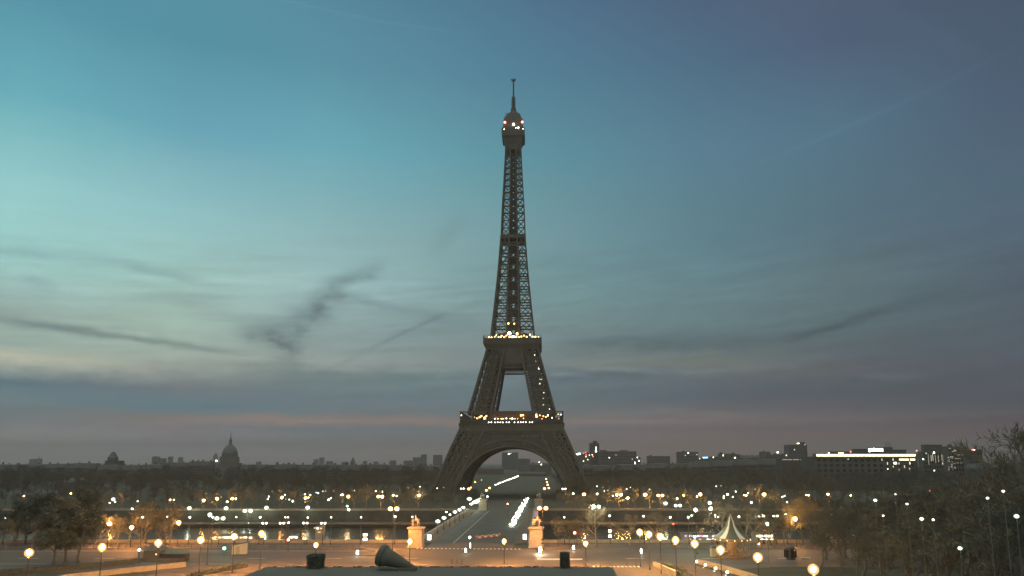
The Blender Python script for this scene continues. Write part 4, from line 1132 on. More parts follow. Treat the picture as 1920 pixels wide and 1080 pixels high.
# bollards on the near kerb
bo = MB().lathe([(.12, 0), (.12, .08), (.08, .12), (.07, .85), (.1, .9), (.09, 1.0), (.02, 1.05)], 8).mesh("bollard", steel, True)
for k, (x, y, t) in enumerate([(847, 1056.5, "leftmost of three dark bollards on the kerb before the forecourt"), (857, 1056.8, "middle of three dark bollards on the kerb before the forecourt"), (866, 1056.5, "rightmost of three dark bollards on the kerb before the forecourt"), (1126, 1063.5, "dark bollard at the left end of the right crossing"), (1143, 1062.5, "second dark bollard along the right crossing"), (1175.5, 1062.5, "third dark bollard along the right crossing"), (1192.5, 1062.5, "dark bollard at the right end of the right crossing"), (1233.5, 1056, "dark bollard before the short tan wall on the right")]):
    tag(put("bollard", bo, None, at_z(x, y, .0)), t, "bollard", "dark bollards along the kerb")

# railing along the near embankment pavement
def railing(x0, x1, y, label):
    e = empty("railing", (x0, y, .14), 0, label, "railing"); L = x1 - x0
    MB().box(0, L, -.03, .03, .98, 1.05).box(0, L, -.025, .025, .5, .54).build("rail", steel, e)
    b = MB()
    for k in range(int(L / 1.9) + 1): b.box(k * 1.9 - .035, k * 1.9 + .035, -.04, .04, 0, .97)
    b.build("posts", steel, e)


railing(-180, -100, 209.2, "dark metal railing along the pavement at the far left")
railing(-98, -36, 209.2, "dark metal railing along the pavement left of the bridge")
railing(62, 150, 209.2, "dark metal railing along the pavement behind the carousel")

# ------------------------------------------------------------------ bridge-end pedestals and horse statues
def horse_mesh(b, M, mi=0):
    def P(x, y, z): return M @ Vector((x, y, z))
    S = M.to_scale().x
    def bl(c, r, sx=1, sz=1):
        n, m = 10, 6; vs_, fs = [], []
        for j in range(m + 1):
            for k in range(n):
                t, ph = 2 * math.pi * k / n, math.pi * j / m
                rr_ = max(math.sin(ph), .02)
                vs_.append(P(c[0] + r * sx * math.cos(t) * rr_, c[1] + r * math.sin(t) * rr_, c[2] - r * sz * math.cos(ph)))
        for j in range(m):
            for k in range(n): fs.append((j * n + k, j * n + (k + 1) % n, (j + 1) * n + (k + 1) % n, (j + 1) * n + k))
        b.add(vs_, fs, mi)
    bl((0, 0, 1.25), .36, 2.3, 1.0); bl((.55, 0, 1.32), .38, 1.0, 1.1); bl((-.55, 0, 1.32), .4, 1.0, 1.0)
    b.beam(P(.62, 0, 1.4), P(1.05, 0, 2.05), .48 * S, .28 * S, 8, mi, True); b.beam(P(1.0, 0, 2.12), P(1.5, 0, 1.78), .27 * S, .17 * S, 8, mi, True)
    bl((1.02, 0, 2.1), .16)
    for s in (-1, 1):
        b.beam(P(1.0, s * .07, 2.15), P(1.02, s * .09, 2.33), .07 * S, .02 * S, 6, mi, True)
        b.beam(P(.62, s * .17, 1.15), P(.66 + .12 * s, s * .17, .62), .25 * S, .14 * S, 8, mi, True); b.beam(P(.66 + .12 * s, s * .17, .64), P(.62 + .1 * s, s * .17, .0), .13 * S, .12 * S, 8, mi, True)
        b.beam(P(-.62, s * .19, 1.2), P(-.5, s * .19, .72), .34 * S, .18 * S, 8, mi, True); b.beam(P(-.5, s * .19, .74), P(-.72, s * .19, .5), .17 * S, .12 * S, 8, mi, True); b.beam(P(-.72, s * .19, .52), P(-.66, s * .19, 0), .12 * S, .12 * S, 8, mi, True)
    b.beam(P(-.95, 0, 1.5), P(-1.12, 0, .7), .16 * S, .08 * S, 6, mi, True)


def warrior_mesh(b, x, y, H):
    k = H / 1.8
    b.lathe([(.06, 1.52 * k), (.11, 1.58 * k), (.115, 1.68 * k), (.07, 1.79 * k), (.01, 1.8 * k)], 10, (x, y, 0)); b.lathe([(.07, 1.44 * k), (.065, 1.54 * k)], 8, (x, y, 0))
    b.lathe([(.17 * k, .84 * k), (.16 * k, 1.0 * k), (.2 * k, 1.25 * k), (.22 * k, 1.38 * k), (.08 * k, 1.46 * k)], 12, (x, y, 0), 0, 1, .7)
    for s in (-1, 1):
        b.beam((x + s * .09 * k, y, .9 * k), (x + s * .12 * k, y - .03, .46 * k), .2 * k, .13 * k, 8, caps=True); b.beam((x + s * .12 * k, y - .03, .48 * k), (x + s * .13 * k, y, 0), .13 * k, .1 * k, 8, caps=True)
        b.beam((x + s * .22 * k, y, 1.38 * k), (x + s * .33 * k, y - .04, 1.08 * k), .11 * k, .09 * k, 8, caps=True); b.beam((x + s * .33 * k, y - .04, 1.1 * k), (x + s * .3 * k, y - .2, .86 * k), .09 * k, .07 * k, 8, caps=True)
    b.beam((x, y + .14 * k, 1.35 * k), (x - .05, y + .26 * k, .3 * k), .3 * k, .42 * k, 6, caps=True)


def pedestal(x, yb, d, label, slabel, flip, sc=1.0, z0=0.0):
    p = at_d(x, yb, d); p.z = z0
    e = empty("statue_pedestal", p, -TH, label, "pedestal", "pedestals at the ends of the bridge")
    MB().box(-2.35, 2.35, -2.35, 2.35, 0, .5).box(-2.15, 2.15, -2.15, 2.15, .501, 1.7).build("plinth", stone, e)
    MB().box(-1.98, 1.98, -1.98, 1.98, 1.701, 5.1).build("shaft", stone, e)
    for k in range(5): MB().box(1.981, 2.12, -.5 + .001 * k, 2.0, 2.0 + k * .62, 2.34 + k * .62).build("quoin", stone, e)
    MB().box(-2.1, 2.1, -2.1, 2.1, 5.101, 5.3).frus(2.1, 5.301, 2.4, 5.6).box(-2.4, 2.4, -2.4, 2.4, 5.601, 5.85).build("cornice", stone, e)
    b = MB(); M = Matrix.Translation((.2 * flip, .3, .12)) @ Matrix.Rotation(R(90 + 30 * flip), 4, "Z") @ Matrix.Scale(1.45, 4)
    horse_mesh(b, M); warrior_mesh(b, -.9 * flip, -.7, 3.0); b.box(-1.5, 1.5, -1.5, 1.5, 0, .14)
    s = b.build("horse_statue", stone, None, True); s.location = (p.x, p.y, z0 + 5.85); s.rotation_euler = (0, 0, -TH)
    tag(s, slabel, "statue", "horse and warrior statues")


pedestal(780, 1021, 213, "lit stone pedestal at the left near end of the bridge", "stone horse with standing warrior on the left near pedestal", 1)
pedestal(1005.5, 1020, 213, "lit stone pedestal at the right near end of the bridge", "stone horse with standing warrior on the right near pedestal", -1)
pedestal(905, 968, 376, "small stone pedestal at the left far end of the bridge", "stone horse statue on the left far pedestal", 1)
pedestal(1010, 968, 376, "small stone pedestal at the right far end of the bridge", "stone horse statue on the right far pedestal", -1)

# ------------------------------------------------------------------ cars queueing on the bridge
def car(label):
    e = empty("car", (0, 0, 0), 0, label, "car", "cars with headlights on, crossing the bridge")
    b = MB(); P_ = [(-2.1, .35), (-2.15, .8), (-1.1, .95), (-.5, 1.42), (1.0, 1.46), (1.75, .98), (2.1, .92), (2.12, .35)]
    W_ = [.82, .86, .86, .66, .66, .84, .82, .82]
    n = len(P_)
    b.add([(-w_, y, z) for (y, z), w_ in zip(P_, W_)] + [(w_, y, z) for (y, z), w_ in zip(P_, W_)],
          [tuple(range(n)), tuple(range(2 * n - 1, n - 1, -1))] + [(k, n + k, n + (k + 1) % n, (k + 1) % n) for k in range(n)])
    b.build("body", mat("car_paint", (.06, .06, .065), .3, .1), e, fix=True)
    MB().add([(-.74, -1.08, 1.0), (.74, -1.08, 1.0), (.6, -.56, 1.4), (-.6, -.56, 1.4)], ((0, 1, 2, 3),)).build("windscreen", darkwin, e).location = (0, -.03, .01)
    for sx in (-1, 1):
        for y in (-1.35, 1.3):
            MB().lathe([(.3, -.1), (.32, 0), (.3, .1)], 12).build("wheel", steel, e).location = (sx * .8, y, .32); kids(e)[-1].rotation_euler = (0, R(90), 0)
        MB().ball((sx * .62, -2.14, .7), .38, 8, 6).build("headlight", glow("headlight", (.9, 1, .74), 60), e, True)
    return e


c0 = car(""); ch0 = kids(c0)
ds = [284 + k * 10.5 for k in range(21)]
for k, d in enumerate(ds):
    o = c0 if k == 0 else copy_tree(c0, (0, 0, 0), ch=ch0)
    p = site(9.6 + .3 * math.sin(k * 1.7) + (d - 284) * .006, d); p.z = .03; o.location = p; o.rotation_euler = (0, 0, -TH + R(4) * 0)
    o["label"] = "car with white headlights on the bridge, %s from the near end of the queue" % (ORD[k] if k < 20 else "last")

# ------------------------------------------------------------------ boats
def boat(x0, x1, d, label, zdeck, n, cols, strip=True, hpx=3):
    xa, xb = x_at(x0, d, 0), x_at(x1, d, 0); L = xb - xa
    e = empty("river_boat", ((xa + xb) / 2, d, -7), 0, label, "boat", "moored river boats")
    b = MB(); hl = L / 2
    pts = [(-hl, 0), (-hl + 2, -2.6), (hl - 3, -2.6), (hl, 0), (hl - 3, 2.6), (-hl + 2, 2.6)]
    b.prism(pts, 0.1, 2.2); b.build("hull", mat("hull_dark", (.07, .08, .08), .5, .1), e)
    zt_ = zdeck + 7
    MB().box(-hl + 3, hl - 4, -2.2, 2.2, 2.201, zt_ - .6).build("cabin", mat("cabin_white", (.3, .31, .3), .5, .1), e)
    MB().box(-hl + 2.5, hl - 3.5, -2.5, 2.5, zt_ - .599, zt_ - .4).build("canopy", cityg[2], e)
    rr2 = random.Random(int(x0))
    for k in range(n):
        x = -hl + 3.5 + (L - 8) * (k + rr2.uniform(.2, .8)) / n; w_ = rr2.uniform(.15, .5)
        c, s = rr2.choice(cols)
        z = rr2.choice((zt_ - 1.2, zt_ - 1.35, zt_ - 1.25, zt_ - 2.6, zt_ - 2.4))
        MB().box(x - w_, x + w_, -2.3, -2.22, z - .22, z + .22).build("window", glow("boat_%s_%g" % (c, s), {"w": WHT, "p": PAL, "a": AMB, "b": (.45, .5, 1), "r": (1, .3, .3), "v": (.8, .5, 1)}[c], s), e)
    return e


boat(396, 505, 236, "long moored boat with a row of bright windows, left of the bridge", 1.9, 30, [("w", 2), ("p", 3), ("w", .8), ("a", 1.2)])
boat(542, 571, 240, "short moored boat with dim upper lights, left of the bridge", 1.6, 10, [("p", 2), ("p", 4)])
boat(590, 616, 246, "low moored boat with a reddish cabin light, left of the bridge", 4, 6, [("w", 5), ("a", .6)])
boat(1262, 1364, 234, "moored boat with bluish and pink lights, behind the carousel", 2.6, 26, [("b", 1.5), ("w", 3), ("r", 1), ("v", 1.5), ("w", .5)])
boat(1396, 1470, 232, "brightly lit moored boat with amber windows, right of the carousel", 2.8, 44, [("a", 4), ("p", 9), ("w", 6), ("a", 6)])

# ------------------------------------------------------------------ left garden: kiosk, cabin, walls, hedges
p = at_z(281, 1052, 0)
e = empty("garden_kiosk", p, R(-4), "dark kiosk with hipped roof and a ribbed awning on its right", "kiosk")
MB().box(-1.9, 2.1, 0, 3.5, 0, 2.6).build("wall", mat("kiosk_wall", (.16, .14, .11), .8, .15), e)
MB().frus((2.9, 2.5), 2.601, (.5, .3), 4.2, .1, 1.75).build("roof", dstone, e)
b = MB()
for k in range(15):
    x0 = 2.3 + k * .48
    b.add([(x0, -.2, 1.9), (x0 + .3, -.2, 1.9), (x0 + .3, 2.4, 2.75), (x0, 2.4, 2.75)], ((0, 1, 2, 3),)); b.add([(x0 + .3, -.2, 1.86), (x0 + .48, -.2, 1.86), (x0 + .48, 2.4, 2.71), (x0 + .3, 2.4, 2.71)], ((0, 1, 2, 3),))
b.build("awning", mat("awning_green", (.12, .16, .12), .6, .15), e)
MB().box(2.25, 9.2, .4, 2.3, 0, 1.7).build("counter", steel, e)
MB().box(-2.8, 9.6, -.9, -.6, 0, .8).build("base_wall", dstone, e)
MB().box(1.4, 1.75, -.08, -.001, 1.5, 1.9).build("notice_panel", glow("notice", PAL, 1.0), e)
p = at_z(448, 1039.5, 0)
e = empty("site_cabin", p, R(14), "white panel cabin with a sloping roof, left of centre", "cabin")
MB().add([(-1.9, 0, 0), (2.0, 0, 0), (2.0, 2.6, 0), (-1.9, 2.6, 0), (-1.9, 0, 2.4), (2.0, 0, 3.05), (2.0, 2.6, 3.05), (-1.9, 2.6, 2.4)], ((0, 3, 2, 1), (4, 5, 6, 7), (0, 1, 5, 4), (1, 2, 6, 5), (2, 3, 7, 6), (3, 0, 4, 7))).build("wall", mat("cabin_panel", (.5, .47, .38), .7, .08), e)
MB().add([(-2.2, -.3, 2.37), (2.7, -.3, 3.17), (2.7, 2.9, 3.17), (-2.2, 2.9, 2.37), (-2.2, -.3, 2.47), (2.7, -.3, 3.27), (2.7, 2.9, 3.27), (-2.2, 2.9, 2.47)], ((0, 3, 2, 1), (4, 5, 6, 7), (0, 1, 5, 4), (1, 2, 6, 5), (2, 3, 7, 6), (3, 0, 4, 7))).build("roof", zinc, e)
MB().box(-.9, .1, -.05, -.002, .1, 2.1).build("door", mat("cabin_door", (.36, .33, .26), .6), e)


def gwall(px, h, th, m, label, name="garden_wall", cat="wall", cap=True):
    pts = [at_z(x, y, 0)[:2] for x, y in px]
    c = pts[0]; e = empty(name, (c[0], c[1], 0), 0, label, cat)
    rel = [(q[0] - c[0], q[1] - c[1]) for q in pts]
    strip_wall("wall", rel, h, th, m, 0, e)
    if cap: strip_wall("coping", rel, .12, th + .12, stone, h + .001, e)
    return e


wallm = mat("garden_wall_stone", (.36, .30, .22), .85, .15, .7, bump=.3)
gwall([(40, 1104), (130, 1087), (220, 1076.5), (348, 1063)], 1.05, .5, wallm, "long low tan wall curving below the kiosk, lower left")
gwall([(1226, 1061), (1246, 1070), (1266, 1079.5)], .95, .5, wallm, "short tan wall between the alleys on the right")
gwall([(1304, 1057), (1350, 1068), (1400, 1083), (1470, 1108)], 1.1, .5, wallm, "tan wall bordering the dark lawn, lower right")


def hedge(px, h, th, label):
    pts = [Vector((*at_z(x, y, 0)[:2], 0)) for x, y in px]
    c = pts[0]; rg = random.Random(int(px[0][0])); e = empty("clipped_hedge", c, 0, label, "hedge")
    b = MB(); core = MB()
    for p_, q_ in zip(pts, pts[1:]):
        L = (q_ - p_).length; t = (q_ - p_).normalized(); nrm = t.cross(Vector((0, 0, 1)))
        v = [p_ - c - nrm * th * .4, q_ - c - nrm * th * .4, q_ - c + nrm * th * .4, p_ - c + nrm * th * .4]
        core.add([(x.x, x.y, .0) for x in v] + [(x.x, x.y, h * .85) for x in v], ((0, 3, 2, 1), (4, 5, 6, 7), (0, 1, 5, 4), (1, 2, 6, 5), (2, 3, 7, 6), (3, 0, 4, 7)))
        for _ in range(int(L * th * h * 60)):
            s = rg.uniform(0, L); u = rg.uniform(-.5, .5) * th; z = rg.uniform(.05, h) + rg.uniform(-.06, .1)
            leaf(b, p_ - c + t * s + nrm * u + Vector((0, 0, z)), .16, rg)
    core.build("stems", bark, e); b.build("foliage", leafm, e)


def leaf(b, c, s, rg, asp=.6):
    a = Vector((rg.gauss(0, 1), rg.gauss(0, 1), rg.gauss(0, 1))).normalized(); k = a.cross(Vector((rg.gauss(0, 1), rg.gauss(0, 1), rg.gauss(0, 1)))).normalized()
    b.quad(c, a * s, k * s * asp)


hedge([(-30, 1080), (120, 1070), (262, 1056)], 1.1, 1.6, "dark low hedge above the tan wall, lower left")
hedge([(352, 1084), (410, 1073), (462, 1064)], 1.1, 1.2, "dark clipped hedge between the alley lamps, left of the terrace")
hedge([(1242, 1059), (1262, 1065), (1284, 1072)], .7, 1.3, "short dark hedge behind the short tan wall")
hedge([(1270, 1076), (1300, 1088), (1330, 1104)], .8, 1.5, "dark hedge at the lower right, between two alleys")
hedge([(1305, 1060), (1345, 1072), (1390, 1088)], .35, .9, "low dark planting along the foot of the lower right wall")

# ground floodlights along the right wall and the pale slabs on the lawn
for x, y, t in [(1306, 1055.5, "farthest"), (1322, 1061.5, "second farthest"), (1341, 1068, "second nearest"), (1363, 1075.2, "nearest")]:
    p = at_z(x, y, .35); p.z = 0
    e = empty("ground_floodlight", p, R(20), t + " white ground floodlight at the foot of the lower right wall", "floodlight", "ground floodlights along the wall")
    MB().box(-.4, .4, -.12, .3, .36, .96).box(-.5, .5, -.2, .35, 0, .1).box(-.06, .06, 0, .1, .1, .36).build("housing", steel, e)
    MB().box(-.36, .36, -.16, -.121, .4, .92).build("lens", glow("flood", (1, .97, .72), 5), e)
    MB().box(-.95, -.25, -.75, -.45, .101, .16).build("ground_glow", glow("painted_glow", (1, .97, .72), 2.5), e)  # glowing plate: light on the ground beside the lamp, painted as emission
for x, y, t in [(1505.5, 1048.5, "left"), (1515, 1049.5, "right")]:
    e = empty("stone_bench", at_z(x, y, 0), R(6), t + " one of two pale benches on the dark lawn", "bench", "pale benches on the lawn")
    MB().box(-.62, .62, -.25, .25, .42, .55).build("seat", mat("bench_white", (.75, .74, .66), .6), e)
    for s in (-1, 1): MB().box(s * .45 - .1, s * .45 + .1, -.2, .2, 0, .42).build("leg", stone, e)
# dark booth
p = at_z(1482.5, 1049, 0)
e = empty("news_booth", p, R(10), "dark closed newspaper booth with domed roof on the right lawn", "booth")
MB().lathe([(1.35, 0), (1.35, .25), (1.25, .3), (1.25, 2.75)], 6).build("body", steel, e)
MB().lathe([(1.5, 2.751), (1.55, 2.95), (1.3, 3.05)], 6).build("cornice", steel, e)
MB().lathe([(1.25, 3.051), (1.1, 3.35), (.6, 3.62), (.12, 3.7), (.1, 4.0), (.02, 4.1)], 12).build("roof", zinc, e)
for k in range(6):
    t = k * math.pi / 3 + math.pi / 6
    MB().box(-.5, .5, -.02, .02, .5, 2.5).build("panel", darkwin, e).location = (1.1 * math.cos(t), 1.1 * math.sin(t), 0); kids(e)[-1].rotation_euler = (0, 0, t + math.pi / 2)

# ------------------------------------------------------------------ carousel
p = at_z(1373, 1043.5, 0)
e = empty("carousel", p, R(9), "carousel under a pointed tent roof with white and dark stripes", "carousel")
cw, cd = mat("canvas_white", (.72, .72, .60), .7, .06), mat("canvas_green", (.10, .12, .085), .7, .1)
prf = [(4.75, 5.0), (4.4, 5.25), (3.4, 5.9), (2.4, 6.75), (1.6, 7.75), (1.05, 8.75), (1.25, 8.8), (.95, 9.3), (.45, 10.2), (.04, 11.3)]
b = MB(); n = 32
for j in range(len(prf) - 1):
    for k in range(n):
        t0, t1 = 2 * math.pi * k / n, 2 * math.pi * (k + 1) / n
        q = [(prf[a][0] * math.cos(t), prf[a][0] * math.sin(t), prf[a][1]) for a, t in ((j, t0), (j, t1), (j + 1, t1), (j + 1, t0))]
        b.add(q, ((0, 1, 2, 3),), 0 if (k // 2) % 3 == 0 else 1)
b.build("roof", [cw, cd], e)
MB().lathe([(4.7, 4.2), (4.85, 4.3), (4.85, 4.98), (4.6, 4.99)], 24).build("valance", mat("valance_gilt", (.34, .22, .10), .6, .3, 2.5), e)
MB().lathe([(4.7, 0), (4.7, .45), (4.4, .5)], 24).build("platform", mat("platform_wood", (.28, .18, .10), .7), e)
MB().lathe([(1.3, .5), (1.3, 4.3)], 12).build("centre_drum", mat("drum_panel", (.42, .30, .16), .5, .3, 1.5), e)
for k in range(14):
    t = 2 * math.pi * k / 14; MB().beam((4.5 * math.cos(t), 4.5 * math.sin(t), .5), (4.5 * math.cos(t), 4.5 * math.sin(t), 4.2), .14, n=8).build("column", stone, e)
hb = MB(); horse_mesh(hb, Matrix.Scale(.62, 4)); hme = hb.mesh("carousel_horse", mat("horse_paint", (.5, .38, .25), .5, .2), True)
for k in range(12):
    t = 2 * math.pi * k / 12 + .2; rr_ = 3.5 if k % 2 else 2.5
    o = put("carousel_horse", hme, e, (rr_ * math.cos(t), rr_ * math.sin(t), .9), t + math.pi / 2)
    MB().beam((0, 0, -.4), (0, 0, 3.4), .07, n=6).build("pole", stone, o)
for k in range(16):
    t = 2 * math.pi * k / 16 + .1; MB().ball((4.92 * math.cos(t), 4.92 * math.sin(t), 4.62), .09, 6, 4).build("bulb", glow("bulb", (1, .75, .4), 9), e)
MB().lathe([(3.2, 4.02), (3.2, 4.06)], 16).build("ceiling_light", glow("carousel_ceiling", (1, .62, .28), 1.2), e)
e = empty("ticket_booth", at_z(1341, 1044, 0), R(5), "small pale ticket booth at the left foot of the carousel", "booth")
MB().box(-.9, .9, 0, 1.4, 0, 2.2).build("wall", mat("booth_pale", (.5, .5, .4), .7), e)
MB().frus((1.1, .9), 2.201, (.3, .2), 2.8, 0, .7).build("roof", zinc, e)

# ------------------------------------------------------------------ fountain terrace in front, with cannon and clipped shrubs
TZ = 16.0
def top(x, y, z=TZ): return at_z(x, y, z)
l0, r0_ = top(500, 1063), top(1146, 1063)
dfar = l0.y
ln_, rn_ = top(452, 1081), top(1160, 1083)
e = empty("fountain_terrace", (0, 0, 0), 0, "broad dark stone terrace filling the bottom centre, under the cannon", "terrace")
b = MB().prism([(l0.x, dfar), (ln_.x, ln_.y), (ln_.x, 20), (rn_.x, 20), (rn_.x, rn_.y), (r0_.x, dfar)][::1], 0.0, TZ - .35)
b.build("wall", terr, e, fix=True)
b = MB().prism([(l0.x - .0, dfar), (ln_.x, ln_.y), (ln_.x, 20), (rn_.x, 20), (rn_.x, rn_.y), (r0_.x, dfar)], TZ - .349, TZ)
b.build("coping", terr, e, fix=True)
rg = random.Random(5); b = MB()
for k in range(110):                              # moss and weeds along the rim
    x = rg.uniform(l0.x, r0_.x)
    for _ in range(rg.randint(2, 7)): leaf(b, Vector((x + rg.gauss(0, .12), dfar - rg.uniform(.02, .4), TZ + rg.uniform(0, .09))), .06, rg)
b.build("rim_moss", leafm, e)
# water cannon
A = Vector(top(781, 1066)); dC = A.y - 1.0
def cpx(x, y, d): return at_d(x, y, d)
base_, mz = cpx(767, 1061.5, dC), cpx(712, 1039.5, dC + .55)
ax = (mz - base_).normalized(); up_ = ax.cross(Vector((0, 1, 0))); up_ = Vector((0, 0, 1))
e = empty("water_cannon", (base_.x, base_.y, TZ), 0, "big dark bronze water cannon lying on the terrace, muzzle up to the left", "water cannon")
O = e.location
Mx = Matrix.Translation(base_ - O) @ ax.to_track_quat("Z", "Y").to_matrix().to_4x4()
Lc = (mz - base_).length
def lathe_m(prof, n=24):
    b = MB().lathe(prof, n); b.v = [tuple(Mx @ Vector(v)) for v in b.v]; return b
r2 = 19.5 * dC / F
lathe_m([(.03, -.75), (.12, -.7), (.2, -.4), (.34, .2), (r2 * .72, Lc * .62), (r2 * .93, Lc - .5)]).build("barrel", bronze, e, True)
lathe_m([(r2 * .93, Lc - .499), (r2 * 1.0, Lc - .42), (r2 * 1.0, Lc - .08), (r2 * .95, Lc), (r2 * .8, Lc + .02), (r2 * .78, Lc - .4)]).build("muzzle_ring", bronze, e, True)
q = base_ - O
MB().box(q.x - .9, q.x + .6, q.y - .5, q.y + .5, 0, max(.25, q.z - .1)).build("cradle", terr, e)


def shrub_block(px0, px1, yt, label, flare, seed):
    a0, a1 = top(px0, 1061.5, TZ), top(px1, 1061.5, TZ); d = dfar - .55
    xa, xb = x_at(px0, d, TZ + 1), x_at(px1, d, TZ + 1); h = z_at(yt, d) - TZ; w_ = (xb - xa) / 2 * .94; cx = (xa + xb) / 2
    e = empty("clipped_shrub", (cx, d, TZ), 0, label, "shrub", "clipped shrubs on the terrace edge")
    rg = random.Random(seed); b = MB()
    MB().frus(w_ * (.84 - flare), 0, w_ * .9, h * .93).build("branches", bark, e)
    for _ in range(2600):
        z = rg.uniform(0, 1); k = (1 - flare) + flare * z
        f = rg.randrange(5); u, v = rg.uniform(-1, 1), rg.uniform(-1, 1)
        if f == 4: x, y, z = u, v, 1
        else: x, y = ((1, u), (-1, u), (u, 1), (u, -1))[f]
        leaf(b, Vector((x * w_ * k * rg.uniform(.9, 1.02), y * w_ * k * rg.uniform(.9, 1.02), z * h * rg.uniform(.96, 1.04) + .02)), .055, rg)
    b.build("foliage", twig, e)


shrub_block(578, 607.5, 1041, "shaggy clipped shrub wider at the top, left on the terrace edge", .14, 2)
shrub_block(1050.5, 1067.5, 1038, "narrow tall clipped shrub, right on the terrace edge", 0.0, 9)

# ------------------------------------------------------------------ trees
def tube(b, pts, radii, n):
    vs_, fs = [], []
    for i, p in enumerate(pts):
        t = (pts[min(i + 1, len(pts) - 1)] - pts[max(i - 1, 0)]).normalized()
        a = t.cross(Vector((.31, .95, .1))).normalized(); c = t.cross(a)
        for k in range(n):
            an_ = 2 * math.pi * k / n; vs_.append(p + (a * math.cos(an_) + c * math.sin(an_)) * radii[i])
    for i in range(len(pts) - 1):
        for k in range(n): fs.append((i * n + k, i * n + (k + 1) % n, (i + 1) * n + (k + 1) % n, (i + 1) * n + k))
    b.add(vs_, fs)


def grow(rg, H, spread, kind, trunk_r=None, twigs=1.0, clear=.28):
    """Trunk with limbs, and a crown of twigs (bare) or leaf clumps (leafy)."""
    tr, cr = MB(), MB(); tr_r = trunk_r or H * .018
    pts, rad = [], []
    p = Vector((0, 0, 0)); n = 7; lean = Vector((rg.uniform(-.04, .04), rg.uniform(-.04, .04), 0))
    for i in range(n + 1):
        pts.append(p.copy()); rad.append(tr_r * (1.35 if i == 0 else 1 - .75 * i / n)); p += Vector((0, 0, H * .82 / n)) + lean * H / n + Vector((rg.gauss(0, .012), rg.gauss(0, .012), 0)) * H
    tube(tr, pts, rad, 7)
    def along(t):
        f = t * n; i = min(int(f), n - 1); return pts[i].lerp(pts[i + 1], f - i), rad[i] + (rad[i + 1] - rad[i]) * (f - i)
    def limb(p0, d, L, r, lvl):
        q = [p0]; dd = d.normalized(); m = 4 if lvl < 2 else 2
        for i in range(m):
            dd = (dd + Vector((rg.gauss(0, .16), rg.gauss(0, .16), rg.gauss(.07, .1)))).normalized(); q.append(q[-1] + dd * L / m)
        if lvl <= 1: tube(tr, q, [r * (1 - .7 * i / m) for i in range(m + 1)], 5 if lvl == 0 else 4)
        elif lvl == 2: tube(cr, q, [max(.018, r * (1 - .6 * i / m)) for i in range(m + 1)], 3)
        else:
            s = dd.cross(Vector((rg.gauss(0, 1), rg.gauss(0, 1), rg.gauss(0, 1)))).normalized() * (.024 + H * .0013)
            cr.add([q[0] - s, q[0] + s, q[-1] + s * .3, q[-1] - s * .3], ((0, 1, 2, 3),))
        nc = [int(6 * twigs) + 1, int(6 * twigs) + 1, int(5 * twigs) + 1, 0][lvl]
        if kind == "leafy" and lvl == 2:
            for _ in range(int(17 * twigs)):
                c = q[0].lerp(q[-1], rg.uniform(.2, 1.1)); leaf(cr, c + Vector((rg.gauss(0, .3), rg.gauss(0, .3), rg.gauss(0, .25))), H * .005 + .075, rg)
            return
        for k in range(nc):
            f = rg.uniform(.3, 1) if k else 1.0; i = min(int(f * m), m - 1); pp = q[i].lerp(q[i + 1], f * m - i)
            sd = dd.cross(Vector((rg.gauss(0, 1), rg.gauss(0, 1), rg.gauss(0, 1)))).normalized()
            limb(pp, dd * rg.uniform(.5, .9) + sd * rg.uniform(.45, .9) + Vector((0, 0, .12)), L * rg.uniform(.42, .62), r * .5, lvl + 1)
    N = 11
    for k in range(N):
        t = clear + (1 - clear) * ((k + .5) / N) ** .9; pp, rr_ = along(min(t, .99)); az_ = k * 2.4 + rg.uniform(-.4, .4)
        up = .55 + .8 * t
        L = spread * H * (1.05 - .55 * abs(t - .5) * 1.4 - .25 * t) * rg.uniform(.8, 1.15)
        limb(pp, Vector((math.cos(az_), math.sin(az_), up)), L, max(rr_ * .6, .05), 0)
    return tr, cr


PRO = {}


def proto(key, seed, H, spread, kind, bk, tw, name, cat, **k):
    rg = random.Random(seed); t, c = grow(rg, H, spread, kind, **k)
    PRO.setdefault(key, []).append((t.mesh("trunk", bk, True), c.mesh("crown", tw), H, name, cat))


for s in range(4): proto("wood", 20 + s, 18, .34, "bare", bark, twig, "bare_tree", "tree", twigs=1.0, clear=.22)
for s in range(3): proto("leafy", 40 + s, 14, .33, "leafy", bark, leafm, "evergreen_tree", "tree", twigs=1.0, clear=.2)
for s in range(3): proto("plane", 60 + s, 14, .42, "bare", pbark, mat("pale_twigs", (.22, .19, .13), .9, .3, .5), "plane_tree", "tree", twigs=.95, clear=.3)
proto("big", 81, 30, .36, "bare", bark, twig, "bare_tree", "tree", twigs=1.15, clear=.2)


def tree(key, i, loc, H, label, group=None, rz=None, sx=1.0):
    t, c, h0, name, cat = PRO[key][i % len(PRO[key])]
    k = H / h0
    e = empty(name, loc, random.uniform(0, 6.28) if rz is None else rz, label, cat, group)
    e.scale = (k * sx, k * sx, k)
    put("trunk", t, e); put("crown", c, e)
    return e


rt = random.Random(11)


def scatter(px0, px1, step, d0, d1, ytop, key, label, group, jit=3.0, z0=0.0, dmin=None):
    x = px0
    while x < px1:
        d = rt.uniform(d0, d1); yt = ytop + rt.uniform(-jit, jit) * 1.0 + (rt.random() < .25) * rt.uniform(0, 6)
        H = z_at(yt, d) - z0
        p = at_d(x, 900, d)
        if not (d > 460 and 868 < x < 1052):
            tree(key, rt.randrange(4), (p.x, p.y, z0), max(H, 6), label, group, None, rt.uniform(1.0, 1.35))
        x += step * rt.uniform(.75, 1.25)


